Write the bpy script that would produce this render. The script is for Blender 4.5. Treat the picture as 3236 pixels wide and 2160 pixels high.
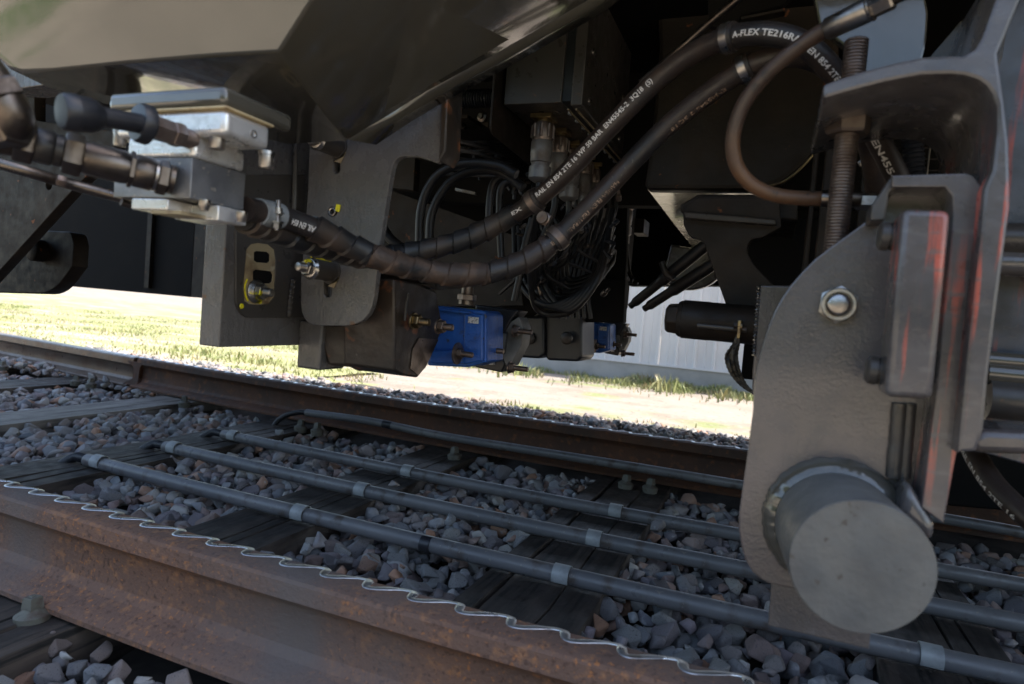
import bpy, bmesh, math, random
import numpy as np
from mathutils import Vector, Matrix, noise
random.seed(7); rng = np.random.default_rng(7)
R = math.radians
for _o in list(bpy.data.objects): bpy.data.objects.remove(_o)
SC = bpy.context.scene; COL = SC.collection

# ------------------------------------------------------------------ camera
# metres; X along the track (to the right), Y across the track, Z up, railhead top at Z = 0
PW, PH, KD, FOC = 3236., 2160., 3236/2349., 2066.
def _n(v): v = np.array(v, float); return v/np.linalg.norm(v)
_Y = _n((822, -32, 2066)); _X = -_n((-5213, -520, 2066)); _X = _n(_X-_Y*_X.dot(_Y)); _Z = np.cross(_X, _Y)
CAM = np.array([0, 0, .393])
cd = bpy.data.cameras.new('camera'); cam = bpy.data.objects.new('camera', cd); COL.objects.link(cam)
cd.sensor_width = 36; cd.lens = 36*FOC/PW; cd.clip_start = .01; cd.clip_end = 500
m3 = Matrix(((_X[0], -_X[1], -_X[2]), (_Y[0], -_Y[1], -_Y[2]), (_Z[0], -_Z[1], -_Z[2])))
cam.matrix_world = Matrix.Translation(CAM) @ m3.to_4x4()
cd.dof.use_dof = True; cd.dof.focus_distance = 1.45; cd.dof.aperture_fstop = 5.0
SC.camera = cam
# ------------------------------------------------------------------ world, sun, exposure
SUN_EL, SUN_AZ = R(58), R(62)          # azimuth measured from +Y towards +X
w = bpy.data.worlds.new('World'); SC.world = w; w.use_nodes = True
nt = w.node_tree; nt.nodes.clear()
sky = nt.nodes.new('ShaderNodeTexSky'); sky.sky_type = 'NISHITA'; sky.sun_disc = False
sky.sun_elevation = SUN_EL; sky.sun_rotation = SUN_AZ; sky.air_density = 1.2; sky.dust_density = 3.0; sky.ozone_density = .4
bg = nt.nodes.new('ShaderNodeBackground'); bg.inputs[1].default_value = .13
ow = nt.nodes.new('ShaderNodeOutputWorld')
nt.links.new(sky.outputs[0], bg.inputs[0]); nt.links.new(bg.outputs[0], ow.inputs[0])
sl = bpy.data.lights.new('sun', 'SUN'); sl.energy = 3.4; sl.angle = R(.6); sl.color = (1, .95, .86)
sun = bpy.data.objects.new('sun', sl); COL.objects.link(sun)
sdir = Vector((math.sin(SUN_AZ)*math.cos(SUN_EL), math.cos(SUN_AZ)*math.cos(SUN_EL), math.sin(SUN_EL)))
sun.rotation_euler = sdir.to_track_quat('Z', 'Y').to_euler(); sun.location = sdir*20
SC.view_settings.view_transform = 'Standard'; SC.view_settings.look = 'None'
SC.view_settings.exposure = 1.85; SC.view_settings.gamma = 1; SC.view_settings.use_curve_mapping = False
SC.cycles.max_bounces = 8; SC.cycles.diffuse_bounces = 5; SC.cycles.glossy_bounces = 5

# ------------------------------------------------------------------ measuring helpers
def ray(u, v):
    d = np.array([(u*KD-PW/2)/FOC, (v*KD-PH/2)/FOC, 1.]); return np.array([d@_X, d@_Y, d@_Z])
def at(u, v, y): d = ray(u, v); return CAM+d*(y/d[1])
def atx(u, v, x): d = ray(u, v); return CAM+d*(x/d[0])
def atz(u, v, z): d = ray(u, v); return CAM+d*((z-CAM[2])/d[2])
def bend(x, k=.025, x0=-.6, lim=2.5):
    dx = abs(x-x0); return k*dx*dx if dx < lim else k*(lim*lim+2*lim*(dx-lim))

# ------------------------------------------------------------------ materials
MATS = {}
def mat(name, base, rough=.5, metal=0, layers=(), bump=None, coat=0, coat_rough=.1, rnoise=0, spec=.5, stretch=None, rand=None, zmask=None):
    """layers: (colour, scale, lo, hi, detail[, stretch]) noise masks laid over the base; bump: (scale, strength[, stretch])"""
    m = bpy.data.materials.new(name); m.use_nodes = True; t = m.node_tree; N = t.nodes; L = t.links
    b = N['Principled BSDF']
    tc = N.new('ShaderNodeTexCoord')
    def coords(st):
        if not st: return tc.outputs['Object']
        mp = N.new('ShaderNodeMapping'); mp.inputs['Scale'].default_value = st; L.new(tc.outputs['Object'], mp.inputs[0]); return mp.outputs[0]
    col = N.new('ShaderNodeRGB'); col.outputs[0].default_value = (*base, 1); cur = col.outputs[0]
    if rand:
        if rand == 'island': g = N.new('ShaderNodeNewGeometry'); src = g.outputs['Random Per Island']
        else: g = N.new('ShaderNodeObjectInfo'); src = g.outputs['Random']
        rp = N.new('ShaderNodeValToRGB'); rp.color_ramp.interpolation = 'LINEAR'
        e = rp.color_ramp.elements; cs = STONE_COLS
        e[0].position = 0; e[0].color = (*cs[0], 1); e[1].position = 1; e[1].color = (*cs[-1], 1)
        for i in range(1, len(cs)-1): q = e.new(i/(len(cs)-1)); q.color = (*cs[i], 1)
        L.new(src, rp.inputs[0]); cur = rp.outputs[0]
    first = None
    for i, ly in enumerate(layers):
        c, sc_, lo, hi, det = ly[:5]; st = ly[5] if len(ly) > 5 else stretch
        nz = N.new('ShaderNodeTexNoise'); nz.inputs['Scale'].default_value = sc_; nz.inputs['Detail'].default_value = det
        L.new(coords(st), nz.inputs['Vector'])
        mr = N.new('ShaderNodeMapRange'); mr.inputs[1].default_value = lo; mr.inputs[2].default_value = hi
        L.new(nz.outputs[0], mr.inputs[0])
        if zmask and i == 0:      # first layer (painted red reflections) confined to a height range of the part
            sx = N.new('ShaderNodeSeparateXYZ'); L.new(tc.outputs['Object'], sx.inputs[0])
            m1 = N.new('ShaderNodeMapRange'); m1.inputs[1].default_value = zmask[0]; m1.inputs[2].default_value = zmask[1]; L.new(sx.outputs[2], m1.inputs[0])
            m2 = N.new('ShaderNodeMapRange'); m2.inputs[1].default_value = zmask[3]; m2.inputs[2].default_value = zmask[2]; L.new(sx.outputs[2], m2.inputs[0])
            mm = N.new('ShaderNodeMath'); mm.operation = 'MULTIPLY'; L.new(m1.outputs[0], mm.inputs[0]); L.new(m2.outputs[0], mm.inputs[1])
            m3 = N.new('ShaderNodeMath'); m3.operation = 'MULTIPLY'; L.new(mm.outputs[0], m3.inputs[0]); L.new(mr.outputs[0], m3.inputs[1]); mr = m3
        mx = N.new('ShaderNodeMix'); mx.data_type = 'RGBA'; L.new(mr.outputs[0], mx.inputs[0])
        L.new(cur, mx.inputs[6]); mx.inputs[7].default_value = (*c, 1); cur = mx.outputs[2]
        if first is None: first = mr.outputs[0]
    L.new(cur, b.inputs['Base Color'])
    b.inputs['Roughness'].default_value = rough; b.inputs['Metallic'].default_value = metal
    b.inputs['Specular IOR Level'].default_value = spec
    b.inputs['Coat Weight'].default_value = coat; b.inputs['Coat Roughness'].default_value = coat_rough
    if rnoise:
        nz = N.new('ShaderNodeTexNoise'); nz.inputs['Scale'].default_value = 35; nz.inputs['Detail'].default_value = 6
        L.new(tc.outputs['Object'], nz.inputs['Vector'])
        mr = N.new('ShaderNodeMapRange'); mr.inputs[1].default_value = .3; mr.inputs[2].default_value = .7
        mr.inputs[3].default_value = max(rough-rnoise, .03); mr.inputs[4].default_value = min(rough+rnoise, 1)
        L.new(nz.outputs[0], mr.inputs[0]); L.new(mr.outputs[0], b.inputs['Roughness'])
    if bump:
        prev = None
        bl = bump if isinstance(bump, list) else [bump]
        for bb in bl:
            nz = N.new('ShaderNodeTexNoise'); nz.inputs['Scale'].default_value = bb[0]; nz.inputs['Detail'].default_value = 4
            L.new(coords(bb[2] if len(bb) > 2 else stretch), nz.inputs['Vector'])
            bp = N.new('ShaderNodeBump'); bp.inputs['Strength'].default_value = bb[1]; bp.inputs['Distance'].default_value = .002
            L.new(nz.outputs[0], bp.inputs['Height'])
            if prev: L.new(prev, bp.inputs['Normal'])
            prev = bp.outputs[0]
        L.new(prev, b.inputs['Normal'])
    MATS[name] = m; return m
STONE_COLS = [(0.146, 0.152, 0.171), (0.281, 0.281, 0.287), (0.207, 0.171, 0.183), (0.11, 0.12, 0.134), (0.329, 0.323, 0.311), (0.232, 0.159, 0.14), (0.165, 0.183, 0.201), (0.403, 0.378, 0.342), (0.171, 0.171, 0.177), (0.378, 0.207, 0.128), (0.244, 0.244, 0.25), (0.134, 0.122, 0.128), (0.268, 0.238, 0.226)]
RUST = (.20, .07, .025)
mat('hull_paint', (.078, .070, .054), .13, 0, [((.10, .09, .072), 6, .4, .7, 5), ((.055, .049, .038), 3, .5, .65, 5)], [(7, .16), (160, .05)], coat=.6, coat_rough=.05, rnoise=.08, spec=.6)
mat('paint_satin', (.052, .045, .039), .36, 0, [((.072, .064, .056), 7, .45, .75, 4), ((.15, .08, .04), 45, .68, .73, 5)], [(110, .22, (1, 1, .3)), (8, .05)], rnoise=.12)
mat('paint_brushed', (.118, .108, .100), .27, 0, [((.078, .071, .066), 6, .42, .72, 6), ((.14, .07, .035), 38, .70, .74, 5)], [(110, .45, (1.6, 1.6, .5)), (300, .25)], rnoise=.13)
mat('paint_dark', (.0165, .0125, .0095), .55, 0, [((.034, .023, .015), 8, .45, .75, 5), (RUST, 40, .68, .73, 5)], [(120, .25)], rnoise=.12, spec=.3)
mat('paint_rusty', (.022, .019, .0165), .45, 0, [((.045, .028, .017), 8, .42, .7, 6), (RUST, 28, .60, .68, 6), ((.09, .08, .07), 60, .68, .73, 4)], [(90, .4)], rnoise=.15)
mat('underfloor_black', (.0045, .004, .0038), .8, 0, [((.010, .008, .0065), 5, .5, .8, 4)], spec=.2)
mat('bracket_grey', (.095, .088, .084), .25, 0, [((.115, .095, .090), 3, .42, .62, 6), ((.072, .068, .067), 11, .5, .75, 5), ((.22, .09, .06), 26, .71, .77, 6)], [(150, .2), (300, .15), (14, .05)], rnoise=.12, coat=.5)
mat('red_reflection_grey', (.092, .080, .078), .30, 0, [((.47, .105, .07), 42, .54, .61, 9, (2.4, 1, .14)), ((.13, .12, .115), 34, .55, .72, 5, (1, 1, 3)), ((.055, .05, .05), 12, .5, .7, 5)], [(80, .3)], rnoise=.12, coat=.35, zmask=(-.17, -.08, .04, .12))  # first layer paints red reflections onto the grey as streaks
mat('red_reflection_arm', (.092, .082, .080), .30, 0, [((.47, .105, .07), 42, .54, .61, 9, (2.4, 1, .14)), ((.13, .12, .115), 34, .55, .72, 5, (1, 1, 3)), ((.055, .05, .05), 12, .5, .7, 5)], [(80, .3)], rnoise=.12, coat=.35, zmask=(-.22, -.12, .02, .09))  # same painted red reflection streaks, set to the arm's height
mat('red_reflection_back', (.085, .09, .11), .34, 0, [((.45, .08, .05), 30, .55, .66, 8, (2.5, 1, .2)), ((.03, .03, .035), 6, .45, .6, 5)], [(80, .3)], rnoise=.12, coat=.2)  # red streak layer is a reflection painted over blue grey
mat('rubber', (.016, .0155, .016), .5, 0, [((.075, .05, .034), 14, .47, .72, 6)], [(140, .2)], rnoise=.12)
mat('rubber_clean', (.014, .015, .019), .38, 0, [((.03, .03, .034), 20, .5, .8, 4)], [(80, .1)])
mat('rubber_dusty', (.032, .0225, .0185), .46, 0, [((.080, .050, .034), 17, .50, .74, 7), ((.016, .0145, .0145), 9, .48, .64, 5), ((.09, .075, .06), 150, .68, .74, 3)], [(160, .3)], rnoise=.12)
mat('hose_brown', (.055, .034, .024), .45, 0, [((.13, .066, .033), 12, .48, .68, 6), ((.02, .016, .014), 60, .6, .68, 3)], [(160, .25)], rnoise=.1)
mat('cable', (.014, .013, .013), .42, 0, [((.04, .03, .024), 12, .5, .8, 4)])
mat('aluminium', (.80, .78, .75), .3, .6, [((.60, .58, .55), 60, .5, .7, 5)], [(200, .1), (40, .12, (1, 1, 14))], rnoise=.1)
mat('aluminium_dull', (.26, .26, .262), .42, .6, [((.17, .17, .178), 30, .45, .65, 6), ((.42, .38, .32), 120, .66, .7, 3)], [(300, .2)], rnoise=.12)
mat('steel', (.40, .38, .36), .3, 1, [((.22, .18, .15), 30, .5, .75, 5)], [(150, .15)], rnoise=.12)
mat('steel_dark', (.17, .145, .125), .36, 1, [((.09, .065, .05), 30, .45, .75, 5)], [(200, .15)], rnoise=.12)
mat('steel_brown', (.22, .175, .15), .42, .8, [((.13, .09, .07), 40, .45, .7, 5)], [(200, .2)], rnoise=.12)
mat('zinc_yellow', (.36, .27, .14), .38, 1, [((.17, .12, .08), 45, .45, .7, 5)], [(200, .15)], rnoise=.1)
mat('zinc_bolt', (.34, .33, .31), .4, 1, [((.20, .18, .15), 60, .5, .7, 5), ((.62, .55, .02), 28, .62, .66, 3)], [(200, .2)], rnoise=.1)
mat('yellow_marker', (.80, .68, .01), .45, 0, [((.40, .34, .02), 90, .55, .7, 4)])
mat('tan_bare', (.34, .265, .15), .5, 0, [((.14, .085, .045), 25, .50, .68, 6), ((.44, .37, .25), 60, .6, .7, 4)], [(120, .3)])
mat('cork', (.48, .36, .19), .75, 0, [((.3, .2, .1), 90, .5, .7, 4)])
mat('blue_cast', (.028, .115, .42), .36, 0, [((.018, .07, .27), 30, .52, .75, 5), ((.05, .05, .07), 60, .62, .70, 6)], [(130, .5)], rnoise=.1)
mat('white_label', (.62, .62, .60), .6, 0, [((.25, .25, .26), 260, .52, .56, 2)])
mat('pale_end_plate', (.20, .20, .19), .5, 0, [((.09, .09, .085), 20, .4, .7, 5)], [(120, .2)])
mat('lettering', (.75, .72, .68), .6, 0, [((.15, .12, .10), 300, .6, .72, 3)])
mat('lettering_faded', (.42, .28, .19), .6, 0, [((.06, .04, .03), 200, .42, .60, 3)])
mat('rail_rust', (.185, .105, .073), .78, 0, [((.135, .085, .066), 6, .40, .66, 8), ((.28, .14, .075), 62, .54, .70, 7), ((.10, .058, .044), 120, .56, .68, 5), ((.33, .14, .06), 150, .61, .69, 3), ((.13, .105, .095), 2.5, .50, .66, 8, (1, 1, .2)), ((.45, .25, .14), 22, .745, .77, 3)], [(170, 1.0), (45, .45)], rnoise=.08, spec=.2)
mat('rail_rust_dark', (.105, .050, .030), .7, 0, [((.065, .040, .030), 5, .4, .65, 5), ((.18, .075, .035), 40, .55, .7, 6)], [(160, .5)], rnoise=.12, spec=.3)
mat('rail_worn', (.16, .12, .095), .35, .5, [((.12, .07, .045), 9, .45, .7, 5)], [(150, .2)], rnoise=.1)
mat('polished_bead', (.62, .63, .64), .34, .9, [((.25, .2, .17), 30, .55, .75, 5)], [(250, .1)], rnoise=.1)
mat('sleeper_wood', (.030, .023, .019), .7, 0, [((.080, .060, .046), 16, .48, .70, 8, (1, .09, 1)), ((.008, .007, .006), 70, .50, .60, 6, (1, .05, 1)), ((.11, .085, .068), 5, .60, .74, 8, (1, .35, 1))], [(45, 1.0, (1, .07, 1)), (180, .5, (1, .15, 1))], rnoise=.15)
mat('sleeper_pale', (.14, .125, .11), .65, 0, [((.22, .20, .18), 11, .48, .72, 7, (.8, .12, .8)), ((.05, .04, .035), 60, .52, .64, 5, (1, .06, 1))], [(45, .9, (1, .07, 1)), (180, .35, (1, .15, 1))], rnoise=.1)
mat('conduit_grey', (.115, .115, .12), .38, 0, [((.17, .165, .165), 9, .45, .7, 5, (.4, 1, 1)), ((.07, .055, .045), 24, .56, .72, 6), ((.2, .18, .16), 110, .66, .72, 3)], [(90, .2), (8, .1)], rnoise=.12)
mat('clip_galvanised', (.30, .315, .315), .48, .1, [((.19, .195, .195), 35, .45, .7, 5)], [(140, .2)], rnoise=.08)
mat('screw_grey', (.115, .112, .092), .65, .1, [((.075, .055, .042), 50, .48, .66, 5)], [(120, .5)])
mat('ballast_stone', (.2, .2, .2), .8, 0, [((.42, .42, .42), 40, .60, .78, 7), ((.16, .095, .065), 16, .60, .8, 5), ((.06, .06, .065), 9, .58, .78, 5)], [(60, 1.0), (220, .5)], rand='object')
mat('ballast_stone_mass', (.2, .2, .2), .8, 0, [((.42, .42, .42), 40, .60, .78, 7), ((.16, .095, .065), 16, .60, .8, 5), ((.06, .06, .065), 9, .58, .78, 5)], [(60, 1.0), (220, .5)], rand='island')
mat('ballast_dirt', (.032, .027, .023), .9, 0, [((.06, .05, .04), 20, .4, .7, 6)], [(60, .8)])
mat('earth', (.225, .190, .160), .9, 0, [((.17, .14, .11), 2.2, .45, .65, 8), ((.15, .17, .065), 1.6, .59, .68, 8), ((.28, .245, .21), 18, .58, .7, 5), ((.07, .06, .045), 26, .62, .70, 6)], [(25, 1.0), (8, .8)])
mat('grass_ground', (.185, .195, .075), .9, 0, [((.245, .245, .115), 4, .40, .6, 8, (.35, 1, 1)), ((.29, .245, .18), 2.2, .48, .60, 8, (.3, 1, 1)), ((.12, .15, .05), 9, .58, .70, 6, (.4, 1, 1)), ((.22, .165, .11), 30, .62, .7, 4)], [(25, 1.0)])
mat('grass_blade', (.185, .225, .075), .6, 0, [((.29, .285, .13), 2.3, .40, .6, 4), ((.35, .29, .17), 5, .54, .64, 4)])
mat('platform_sand', (.36, .305, .23), .9, 0, [((.25, .21, .16), 1.2, .45, .65, 6), ((.10, .14, .05), .5, .57, .62, 6)], [(30, .6)])
mat('fence_sheet', (.74, .75, .755), .42, 0, [((.66, .67, .68), 3, .4, .7, 5, (1, 1, .3))], [(3, .1)])
mat('plinth', (.42, .42, .40), .85, 0, [((.33, .33, .31), 5, .4, .7, 6)], [(60, .4)])
mat('hedge_leaf', (.055, .10, .03), .6, 0, [((.09, .14, .04), 3, .45, .6, 4)])
mat('bark', (.10, .075, .05), .9, 0, [((.05, .04, .03), 20, .45, .6, 5)], [(30, .8)])
mat('body_red', (.40, .035, .03), .3, 0, [((.3, .03, .025), 2, .4, .7, 4)], coat=.4)
mat('connector_grey', (.20, .185, .175), .42, .35, [((.09, .065, .05), 25, .48, .7, 5)], [(200, .2)], rnoise=.1)
mat('cap_grey', (.135, .132, .122), .42, 0, [((.095, .093, .09), 14, .42, .66, 7), ((.17, .165, .15), 9, .52, .75, 7), ((.07, .07, .07), 4, .60, .72, 5), ((.08, .07, .06), 90, .66, .72, 3)], [(120, .4), (20, .35)], rnoise=.14)
mat('wrap_dusty', (.045, .029, .021), .6, 0, [((.115, .068, .042), 22, .45, .64, 7), ((.013, .012, .012), 13, .55, .64, 5)], [(160, .4)], rnoise=.1)
mat('nut_silver', (.42, .40, .36), .36, .9, [((.30, .24, .15), 40, .52, .7, 5)], [(200, .15)], rnoise=.1)
mat('tank_base', (.55, .54, .45), .2, .9, [((.38, .36, .29), 9, .45, .7, 6, (1, 3, 1))], [(60, .12)], rnoise=.08)
mat('braid', (.11, .095, .072), .45, .7, [((.04, .035, .03), 220, .45, .6, 3, (1, 1, .5))], [(400, .6)])

# ------------------------------------------------------------------ object helpers
def wloc(o):
    v = Vector((0, 0, 0))
    while o: v += o.location; o = o.parent
    return v
def tagit(o, label=None, cat=None, group=None, kind=None):
    if label: o['label'] = label
    if cat: o['category'] = cat
    if group: o['group'] = group
    if kind: o['kind'] = kind
    return o
def thing(name, label, cat, loc, group=None):
    o = bpy.data.objects.new(name, None); o.empty_display_size = .05; COL.objects.link(o); o.location = loc
    return tagit(o, label, cat, group)
def link(name, me, m, parent=None, recentre=True, smooth=40):
    if m: me.materials.clear(); me.materials.append(MATS[m])
    n = len(me.vertices); co = np.empty(n*3); me.vertices.foreach_get('co', co); co = co.reshape(-1, 3)
    c = (co.min(0)+co.max(0))/2 if recentre else np.zeros(3)
    if recentre and parent is None: c[2] = co[:, 2].min()
    me.vertices.foreach_set('co', (co-c).ravel()); me.update()
    if smooth:
        me.shade_smooth(); me.set_sharp_from_angle(angle=R(smooth))
    o = bpy.data.objects.new(name, me); COL.objects.link(o); o.parent = parent
    o.location = Vector(c)-(wloc(parent) if parent else Vector((0, 0, 0)))
    return o
class MB:
    def __init__(s): s.v = []; s.f = []
    def add(s, vs, fs):
        b = len(s.v); s.v += [tuple(map(float, p)) for p in vs]; s.f += [tuple(i+b for i in f) for f in fs]; return s
    def box(s, x0, x1, y0, y1, z0, z1):
        return s.add([(x, y, z) for z in (z0, z1) for y in (y0, y1) for x in (x0, x1)],
                     [(0, 2, 3, 1), (4, 5, 7, 6), (0, 1, 5, 4), (2, 6, 7, 3), (0, 4, 6, 2), (1, 3, 7, 5)])
    def prism(s, pts, d):
        d = np.array(d, float); P = [np.array(p, float) for p in pts]; n = len(P)
        nn = sum((np.cross(P[i]-P[0], P[(i+1) % n]-P[0]) for i in range(n)), np.zeros(3))
        if nn.dot(d) > 0: P = P[::-1]
        return s.add(P+[p+d for p in P], [tuple(range(n)), tuple(range(2*n-1, n-1, -1))]+[(j, i, i+n, j+n) for i in range(n) for j in [(i+1) % n]])
    def lathe(s, p, d, prof, seg=24, ph=0., cap=True):
        d = _n(d); a = _n(np.cross(d, (0, 0, 1) if abs(d[2]) < .9 else (1, 0, 0))); b = np.cross(d, a); p = np.array(p, float)
        vs = []
        for t, r in prof:
            for i in range(seg):
                q = ph+2*math.pi*i/seg; vs.append(p+d*t+r*(math.cos(q)*a+math.sin(q)*b))
        fs = [(k*seg+i, k*seg+(i+1) % seg, (k+1)*seg+(i+1) % seg, (k+1)*seg+i) for k in range(len(prof)-1) for i in range(seg)]
        if cap: fs += [tuple(range(seg))[::-1], tuple(range((len(prof)-1)*seg, len(prof)*seg))]
        return s.add(vs, fs)
    def hexa(s, p, d, r, h, ph=0.): return s.lathe(p, d, [(0, r*.93), (h*.1, r), (h*.9, r), (h, r*.9)], 6, ph)
    def thread(s, p, d, r, L, pitch=.002, dep=.07, seg=20):
        pr = []; n = max(2, int(L/pitch))
        for i in range(n): pr += [(i*L/n, r*(1-dep)), ((i+.35)*L/n, r), ((i+.65)*L/n, r)]
        pr += [(L, r*(1-dep)), (L+.0005, r*.8)]
        return s.lathe(p, d, pr, seg)
    def build(s, name, m, parent=None, bevel=0, smooth=40, **k):
        me = bpy.data.meshes.new(name); me.from_pydata(s.v, [], s.f); me.update()
        o = link(name, me, m, parent, smooth=smooth, **k)
        if bevel:
            md = o.modifiers.new('bevel', 'BEVEL'); md.width = bevel; md.segments = 3; md.limit_method = 'ANGLE'; md.angle_limit = R(35); md.harden_normals = False
        return o
def catmull(P, n):
    P = [np.array(p, float) for p in P]; P = [2*P[0]-P[1]]+P+[2*P[-1]-P[-2]]
    out = []
    for i in range(1, len(P)-2):
        p0, p1, p2, p3 = P[i-1:i+3]
        for j in range(n):
            t = j/n; out.append(.5*((2*p1)+(p2-p0)*t+(2*p0-5*p1+4*p2-p3)*t*t+(3*p1-p0-3*p2+p3)*t**3))
    out.append(P[-2]); return np.array(out)
class Path:
    """smooth centre line; frame side n1 keeps facing the open (camera) side of the vehicle"""
    def __init__(s, P, n=24):
        q = catmull(P, n); d = np.linalg.norm(np.diff(q, axis=0), axis=1); s.S = np.concatenate([[0], np.cumsum(d)]); s.q = q; s.L = s.S[-1]
    def p(s, t): return np.array([np.interp(t, s.S, s.q[:, i]) for i in range(3)])
    def frame(s, t):
        h = .004; a = s.p(min(t+h, s.L)); b = s.p(max(t-h, 0)); T = _n(a-b)
        P = s.p(t)
        if t > s.L: P = P+T*(t-s.L)
        if t < 0: P = P+T*t
        n1 = CAM-P; n1 = _n(n1-T*n1.dot(T)); return P, T, n1, np.cross(T, n1)
    def near(s, u, v):
        best = None
        for t in np.linspace(0, s.L, 300):
            q = s.p(t)-CAM; c = q[0]*_X+q[1]*_Y+q[2]*_Z; e = (c[0]/c[2]*FOC+PW/2-u*KD)**2+(c[1]/c[2]*FOC+PH/2-v*KD)**2
            if best is None or e < best[0]: best = (e, t)
        return best[1]
def tube(name, path, r, m, parent=None, t0=0, t1=None, step=.006, seg=16, smooth=40, **k):
    t1 = path.L if t1 is None else t1; n = max(2, int((t1-t0)/step)); vs = []; fs = []
    ts = np.linspace(t0, t1, n+1)
    for t in ts:
        P, T, a, b = path.frame(t)
        for i in range(seg):
            q = 2*math.pi*i/seg; rr = r(t, q) if callable(r) else r
            vs.append(P+rr*(math.cos(q)*a+math.sin(q)*b))
    for kx in range(n):
        for i in range(seg): fs.append((kx*seg+i, kx*seg+(i+1) % seg, (kx+1)*seg+(i+1) % seg, (kx+1)*seg+i))
    fs += [tuple(range(seg))[::-1], tuple(range(n*seg, n*seg+seg))]
    return MB().add(vs, fs).build(name, m, parent, smooth=smooth, **k)
def hose_text(path, txt, t0, size, r, parent, m='lettering', ang=0., flip=False, wx=1.0, name='printed_lettering'):
    cu = bpy.data.curves.new('lettering', 'FONT'); cu.body = txt; cu.size = size; cu.resolution_u = 2; cu.offset = size*.016
    o = bpy.data.objects.new('tmp', cu); COL.objects.link(o); bpy.context.view_layer.update()
    me = bpy.data.meshes.new_from_object(o.evaluated_get(bpy.context.evaluated_depsgraph_get()))
    bpy.data.objects.remove(o); bpy.data.curves.remove(cu)
    bm = bmesh.new(); bm.from_mesh(me); bmesh.ops.subdivide_edges(bm, edges=bm.edges[:], cuts=1, use_grid_fill=False)
    bmesh.ops.triangulate(bm, faces=bm.faces[:])
    cap = size*.36
    for vt in bm.verts:
        x, y = vt.co.x*wx, vt.co.y-cap
        if flip: x, y = -x, -y
        P, T, a, b = path.frame(t0+x)
        q = ang - y/r
        vt.co = Vector(P+(r+.0006)*(math.cos(q)*a+math.sin(q)*b))
    bm.to_mesh(me); bm.free(); me.update()
    return link(name, me, m, parent, smooth=0)
def arc_round(pts, rad):
    """round the corners of a 2D polygon"""
    out = []; n = len(pts)
    for i in range(n):
        p = np.array(pts[i][:2], float); a = np.array(pts[i-1][:2], float); b = np.array(pts[(i+1) % n][:2], float)
        r = pts[i][2] if len(pts[i]) > 2 else rad
        if r <= 0: out.append(p); continue
        da, db = a-p, b-p; la, lb = np.linalg.norm(da), np.linalg.norm(db); k = min(r, la*.48, lb*.48)
        s, e = p+da/la*k, p+db/lb*k
        for j in range(6): t = j/5; out.append((1-t)**2*s+2*t*(1-t)*p+t*t*e)
    return out
def plate(name, outline, plane, pos, th, m, parent=None, holes=(), bevel=.001, rad=0, local=False, **k):
    """a flat plate with real thickness. plane 'Y' faces the open side, plane 'X' faces along the track.
    outline: points measured in the plane, thickness goes away from the viewer side"""
    def cv(pt):
        q = pt if local else (at(pt[0], pt[1], pos) if plane == 'Y' else atx(pt[0], pt[1], pos))
        if local: a = (q[0], q[1])
        else: a = (q[0], q[2]) if plane == 'Y' else (q[1], q[2])
        return (*a, pt[2]) if len(pt) > 2 else a
    cu = bpy.data.curves.new('plate', 'CURVE'); cu.dimensions = '2D'; cu.fill_mode = 'BOTH'
    for pl in [outline, *holes]:
        pp = arc_round([cv(p) for p in pl], rad if pl is outline else 0)
        sp = cu.splines.new('POLY'); sp.points.add(len(pp)-1); sp.use_cyclic_u = True
        for i, q in enumerate(pp): sp.points[i].co = (q[0], q[1], 0, 1)
    cu.extrude = max(th/2-bevel, .0001); cu.bevel_depth = bevel; cu.offset = -bevel; cu.bevel_resolution = 1
    o = bpy.data.objects.new('tmp', cu); COL.objects.link(o); bpy.context.view_layer.update()
    me = bpy.data.meshes.new_from_object(o.evaluated_get(bpy.context.evaluated_depsgraph_get()))
    bpy.data.objects.remove(o); bpy.data.curves.remove(cu); me.name = name
    if plane == 'Y': M = Matrix(((1, 0, 0, 0), (0, 0, -1, pos+th/2), (0, 1, 0, 0), (0, 0, 0, 1)))
    else: M = Matrix(((0, 0, 1, pos-th/2), (1, 0, 0, 0), (0, 1, 0, 0), (0, 0, 0, 1)))
    me.transform(M); me.update()
    return link(name, me, m, parent, smooth=30, **k)
def circle(c, r, n=20): return [(c[0]+r*math.cos(2*math.pi*i/n), c[1]+r*math.sin(2*math.pi*i/n)) for i in range(n)]
def slot(cx, cy, w, h, n=8):
    r = min(w, h)/2; o = []
    for i in range(n+1): a = math.pi*i/n; o.append((cx+(w/2-r)+r*math.sin(a), cy-(h/2-r)-r*math.cos(a)) if w > h else (cx+r*math.cos(a), cy+(h/2-r)+r*math.sin(a)))
    for i in range(n+1): a = math.pi*i/n; o.append((cx-(w/2-r)-r*math.sin(a), cy+(h/2-r)+r*math.cos(a)) if w > h else (cx-r*math.cos(a), cy-(h/2-r)-r*math.sin(a)))
    return o
def PX(y): return y*KD/2224.          # metres per outline unit at distance y across the track
def stud_bolt(parent, p, d, rh, m='zinc_yellow', nut_h=None, stud=.02, washer=0, rs=None, ph=.3, name='bolt'):
    """hex nut with washer and threaded end standing out along d"""
    nut_h = nut_h or rh*.9; rs = rs or rh*.52; b = MB(); p = np.array(p, float); d = _n(d); t = 0
    if washer: b.lathe(p, d, [(0, washer), (.0025, washer), (.003, washer*.97)], 24); t = .0028
    b.hexa(p+d*t, d, rh, nut_h, ph)
    if stud > 0: b.thread(p+d*(t+nut_h-.001), d, rs, stud)
    return b.build(name, m, parent, smooth=35)
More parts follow.
